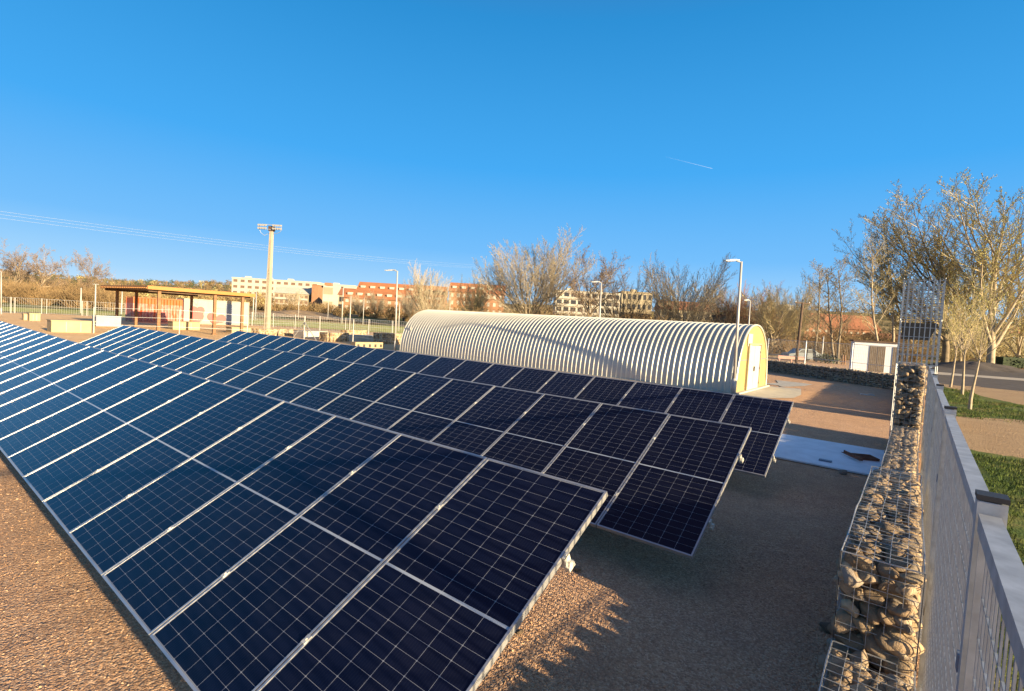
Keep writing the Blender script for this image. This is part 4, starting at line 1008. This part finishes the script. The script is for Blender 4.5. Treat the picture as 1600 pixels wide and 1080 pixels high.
tree('russet_tree', 'russet bare tree right of the hangar front lamp', 1172, 125, 452, VASE, 63+100, 'bark', 'twig_red', 'bud_olive', 3.6, .8)
tree('russet_tree', 'low russet tree left of the hangar front lamp', 1140, 110, 474, S(VASE, n=(9, 9, 8, 5), buds=2), 66, 'bark', 'twig_red', 'bud_olive', 5., 1.)
tree('yellow_tree', 'yellowish budding tree before the brick terraces left of the hangar', 668, 105, 424, VASE, 61, 'bark', 'twig_grey', 'bud_olive', 3.9, .72)
tree('yellow_tree', 'smaller yellowish tree above the left end of the hangar', 738, 120, 434, VASE, 61, 'bark_pale', 'twig_gold', 'bud_olive', 5.1, .7)
tree('umbrella_tree', 'leftmost bare spreading tree above the scrub at the left edge', 12, 118, 378, SPRAWL, 71, 'bark', 'twig_pink', 'bud_olive', .4, .85)
tree('umbrella_tree', 'second bare spreading tree from the left above the scrub', 60, 112, 384, SPRAWL, 72, 'bark_pale', 'twig_pink', 'bud_olive', 2.4, .72)
tree('umbrella_tree', 'bare spreading tree standing alone left of the pergola', 138, 116, 389, SPRAWL, 73, 'bark', 'twig_pink', 'bud_olive', 4.1, .68)
tree('umbrella_tree', 'bare pale tree filling the gap between the two leftmost trees', 34, 125, 398, SPRAWL, 72, 'bark', 'twig_pink', 'bud_olive', 5.3, .7)
for px_, D_, y_, lb in ((588, 165, 458, 'low bare tree before the middle of the lower brick terrace'), (560, 160, 462, 'low bare tree before the left end of the lower brick terrace'), (458, 190, 455, 'low bare tree before the pale terraces right of the mast'), (640, 150, 456, 'low bare tree just left of the greyish tree at the hangar')):
    tree('bare_tree', lb, px_, D_, y_, VASE, 61, 'bark', 'twig_grey', 'bud_olive', px_*.7, .8)
# scrub belts: nobody could count these bushes
def scrub(name, label, px0, px1, D0, D1, y0, y1, n, seed, tm='scrub', lm='scrub_leaf', nt=46, nl=40, fatten=1.):
    rng = random.Random(seed); b = MB()
    for i in range(n):
        px = px0+(px1-px0)*(i+rng.random())/n; D = rng.uniform(D0, D1); p = ground_at(px, D); H = max(1., height_to(p, rng.uniform(y0, y1))*rng.uniform(.75, 1.0)); W = H*rng.uniform(.45, .7)*fatten
        b.cur = 0; tr = .0006*D
        for k in range(nt):
            a = rng.uniform(0, 6.28); s_ = rng.random()**.6; q = p+Vector((math.cos(a)*W*.25*s_, math.sin(a)*W*.25*s_, 0)); h = H*rng.uniform(.45, 1.)*(1-.35*s_)
            e = q+Vector((math.cos(a)*W*s_+rng.gauss(0, .1*W), math.sin(a)*W*s_+rng.gauss(0, .1*W), h)); m_ = q.lerp(e, .5)+Vector((rng.gauss(0, .06*H), rng.gauss(0, .06*H), .05*H))
            b.tube(q, m_, tr*.55, tr*.4, 3, False); b.tube(m_, e, tr*.4, tr*.15, 3, False)
            for _ in range(3):
                st = m_.lerp(e, rng.random()); b.tube(st, st+Vector((rng.gauss(0, .14*H), rng.gauss(0, .14*H), rng.uniform(.05, .25)*H)), tr*.25, tr*.12, 3, False)
        b.cur = 1; leaf_cloud(b, p+Vector((0, 0, H*.42)), (W*.95, W*.95, H*.45), nl, .0016*D, rng)
    o = b.build(name, [M[tm], M[lm]]); tag(o, label, 'scrub', kind='stuff')
scrub('scrub', 'golden brown bare scrub along the field at the left', -40, 182, 98, 130, 424, 452, 80, 1, nt=70, nl=50)
scrub('undergrowth', 'olive scrub on the slope behind the pergola', 160, 420, 170, 330, 442, 462, 70, 2, nt=30, nl=60, lm='bud_olive')
scrub('shrubbery', 'brown scrub below the brick terraces and pale houses', 400, 760, 150, 195, 462, 484, 70, 3, nt=30, nl=50)
scrub('undergrowth', 'golden brown bushes along the top of the hangar', 740, 1010, 88, 125, 452, 490, 42, 4, nt=50, nl=60)
scrub('shrubbery', 'dense brown bushes behind the right half of the hangar', 960, 1200, 85, 125, 462, 505, 46, 5, nt=56, nl=60)
scrub('undergrowth', 'brown bushes behind the power pole and rear wall', 1195, 1440, 70, 120, 482, 540, 56, 6, nt=50, nl=46)
scrub('shrubbery', 'yellow green bushes beyond the road at the right', 1420, 1640, 84, 130, 478, 545, 46, 7, nt=40, nl=80, tm='twig_gold', lm='bud_olive')
def woods(name, label, px0, px1, D0, D1, n, seed, h0, h1, mats_, leafn=70):
    rng = random.Random(seed); b = MB()
    for i in range(n):
        px = rng.uniform(px0, px1); D = rng.uniform(D0, D1); p = ground_at(px, D); H = rng.uniform(h0, h1); b.cur = rng.randrange(len(mats_))
        b.tube(p, p+Vector((0, 0, H*.5)), .25, .15, 4, False); leaf_cloud(b, p+Vector((0, 0, H*.6)), (H*.5, H*.5, H*.42), leafn, H*.06, rng)
    o = b.build(name, [M[m] for m in mats_]); tag(o, label, 'woods', kind='stuff')
woods('far_woods', 'dark and golden tree clumps on the far hills', 120, 1640, 420, 720, 900, 8, 3, 7, ['pine', 'scrub', 'bud_olive', 'scrub', 'scrub_leaf'])
woods('hill_scrub', 'brown and golden scrub covering the left hill', -20, 520, 380, 700, 1200, 10, 2.5, 5.5, ['scrub', 'scrub', 'scrub_leaf', 'pine'], 46)
woods('hill_trees', 'dark pines dotted along the left hill crest', 170, 420, 600, 700, 40, 9, 6, 10, ['pine', 'scrub_leaf'])

# ------------------------------------------------------------------ loose gravel and grass blades
def pebbles():
    rng = random.Random(4); b = MB()
    oc = [(1, 0, 0), (0, 1, 0), (-1, 0, 0), (0, -1, 0), (0, 0, 1), (.6, .6, .7), (-.6, .6, .7)]
    for (x0, x1, y0, y1, n) in ((-9, -1.2, -1.2, 1.3, 6000), (-3.0, -.33, 2.0, 6.5, 5000), (-3.2, -.33, 6.5, 11.2, 2500)):
        for _ in range(n):
            x, y = rng.uniform(x0, x1), rng.uniform(y0, y1); s_ = rng.uniform(.003, .008)*(1.6 if rng.random() < .06 else 1); a = rng.uniform(0, 6.28); c_, n_ = math.cos(a)*s_, math.sin(a)*s_; k = rng.uniform(.6, 1.)
            b.add([(x-c_-n_*k, y-n_+c_*k, 0), (x+c_-n_*k, y+n_+c_*k, -.002), (x+c_+n_*k, y+n_-c_*k, 0), (x-c_+n_*k, y-n_-c_*k, -.002), (x+c_*.3, y+n_*.3, s_*rng.uniform(.7, 1.3)), (x-c_*.5, y-n_*.5, s_*rng.uniform(.5, 1.))], [(0, 3, 5), (3, 2, 4, 5), (2, 1, 4), (1, 0, 5, 4)])
    o = b.build('gravel', M['gravel']); tag(o, 'loose gravel stones on the yard ground', 'gravel', kind='stuff')
pebbles()
def blades():
    rng = random.Random(6); b = MB()
    for (x0, x1, y0, y1, n, h) in ((.55, 3.2, 4.6, 16.2, 14000, .07), (.9, 5.5, 24.5, 33.5, 9000, .09), (.9, 2.8, 33.5, 41, 2500, .1)):
        for _ in range(n):
            x, y = rng.uniform(x0, x1), rng.uniform(y0, y1)
            if math.sin(x*2.1+y*.7)+math.sin(y*1.3-x) < -.9 and rng.random() < .8: continue
            a = rng.uniform(0, 6.28); w = .009*rng.uniform(.6, 1.4); H = h*rng.uniform(.5, 1.3); dx, dy = math.cos(a)*w, math.sin(a)*w; lx, ly = rng.gauss(0, .35)*H, rng.gauss(0, .35)*H
            b.add([(x-dx, y-dy, 0), (x+dx, y+dy, 0), (x+lx, y+ly, H)], [(0, 1, 2)])
    o = b.build('grass', M['grass']); tag(o, 'short green grass blades on the strip and patch beside the fence', 'grass', kind='stuff')
blades()
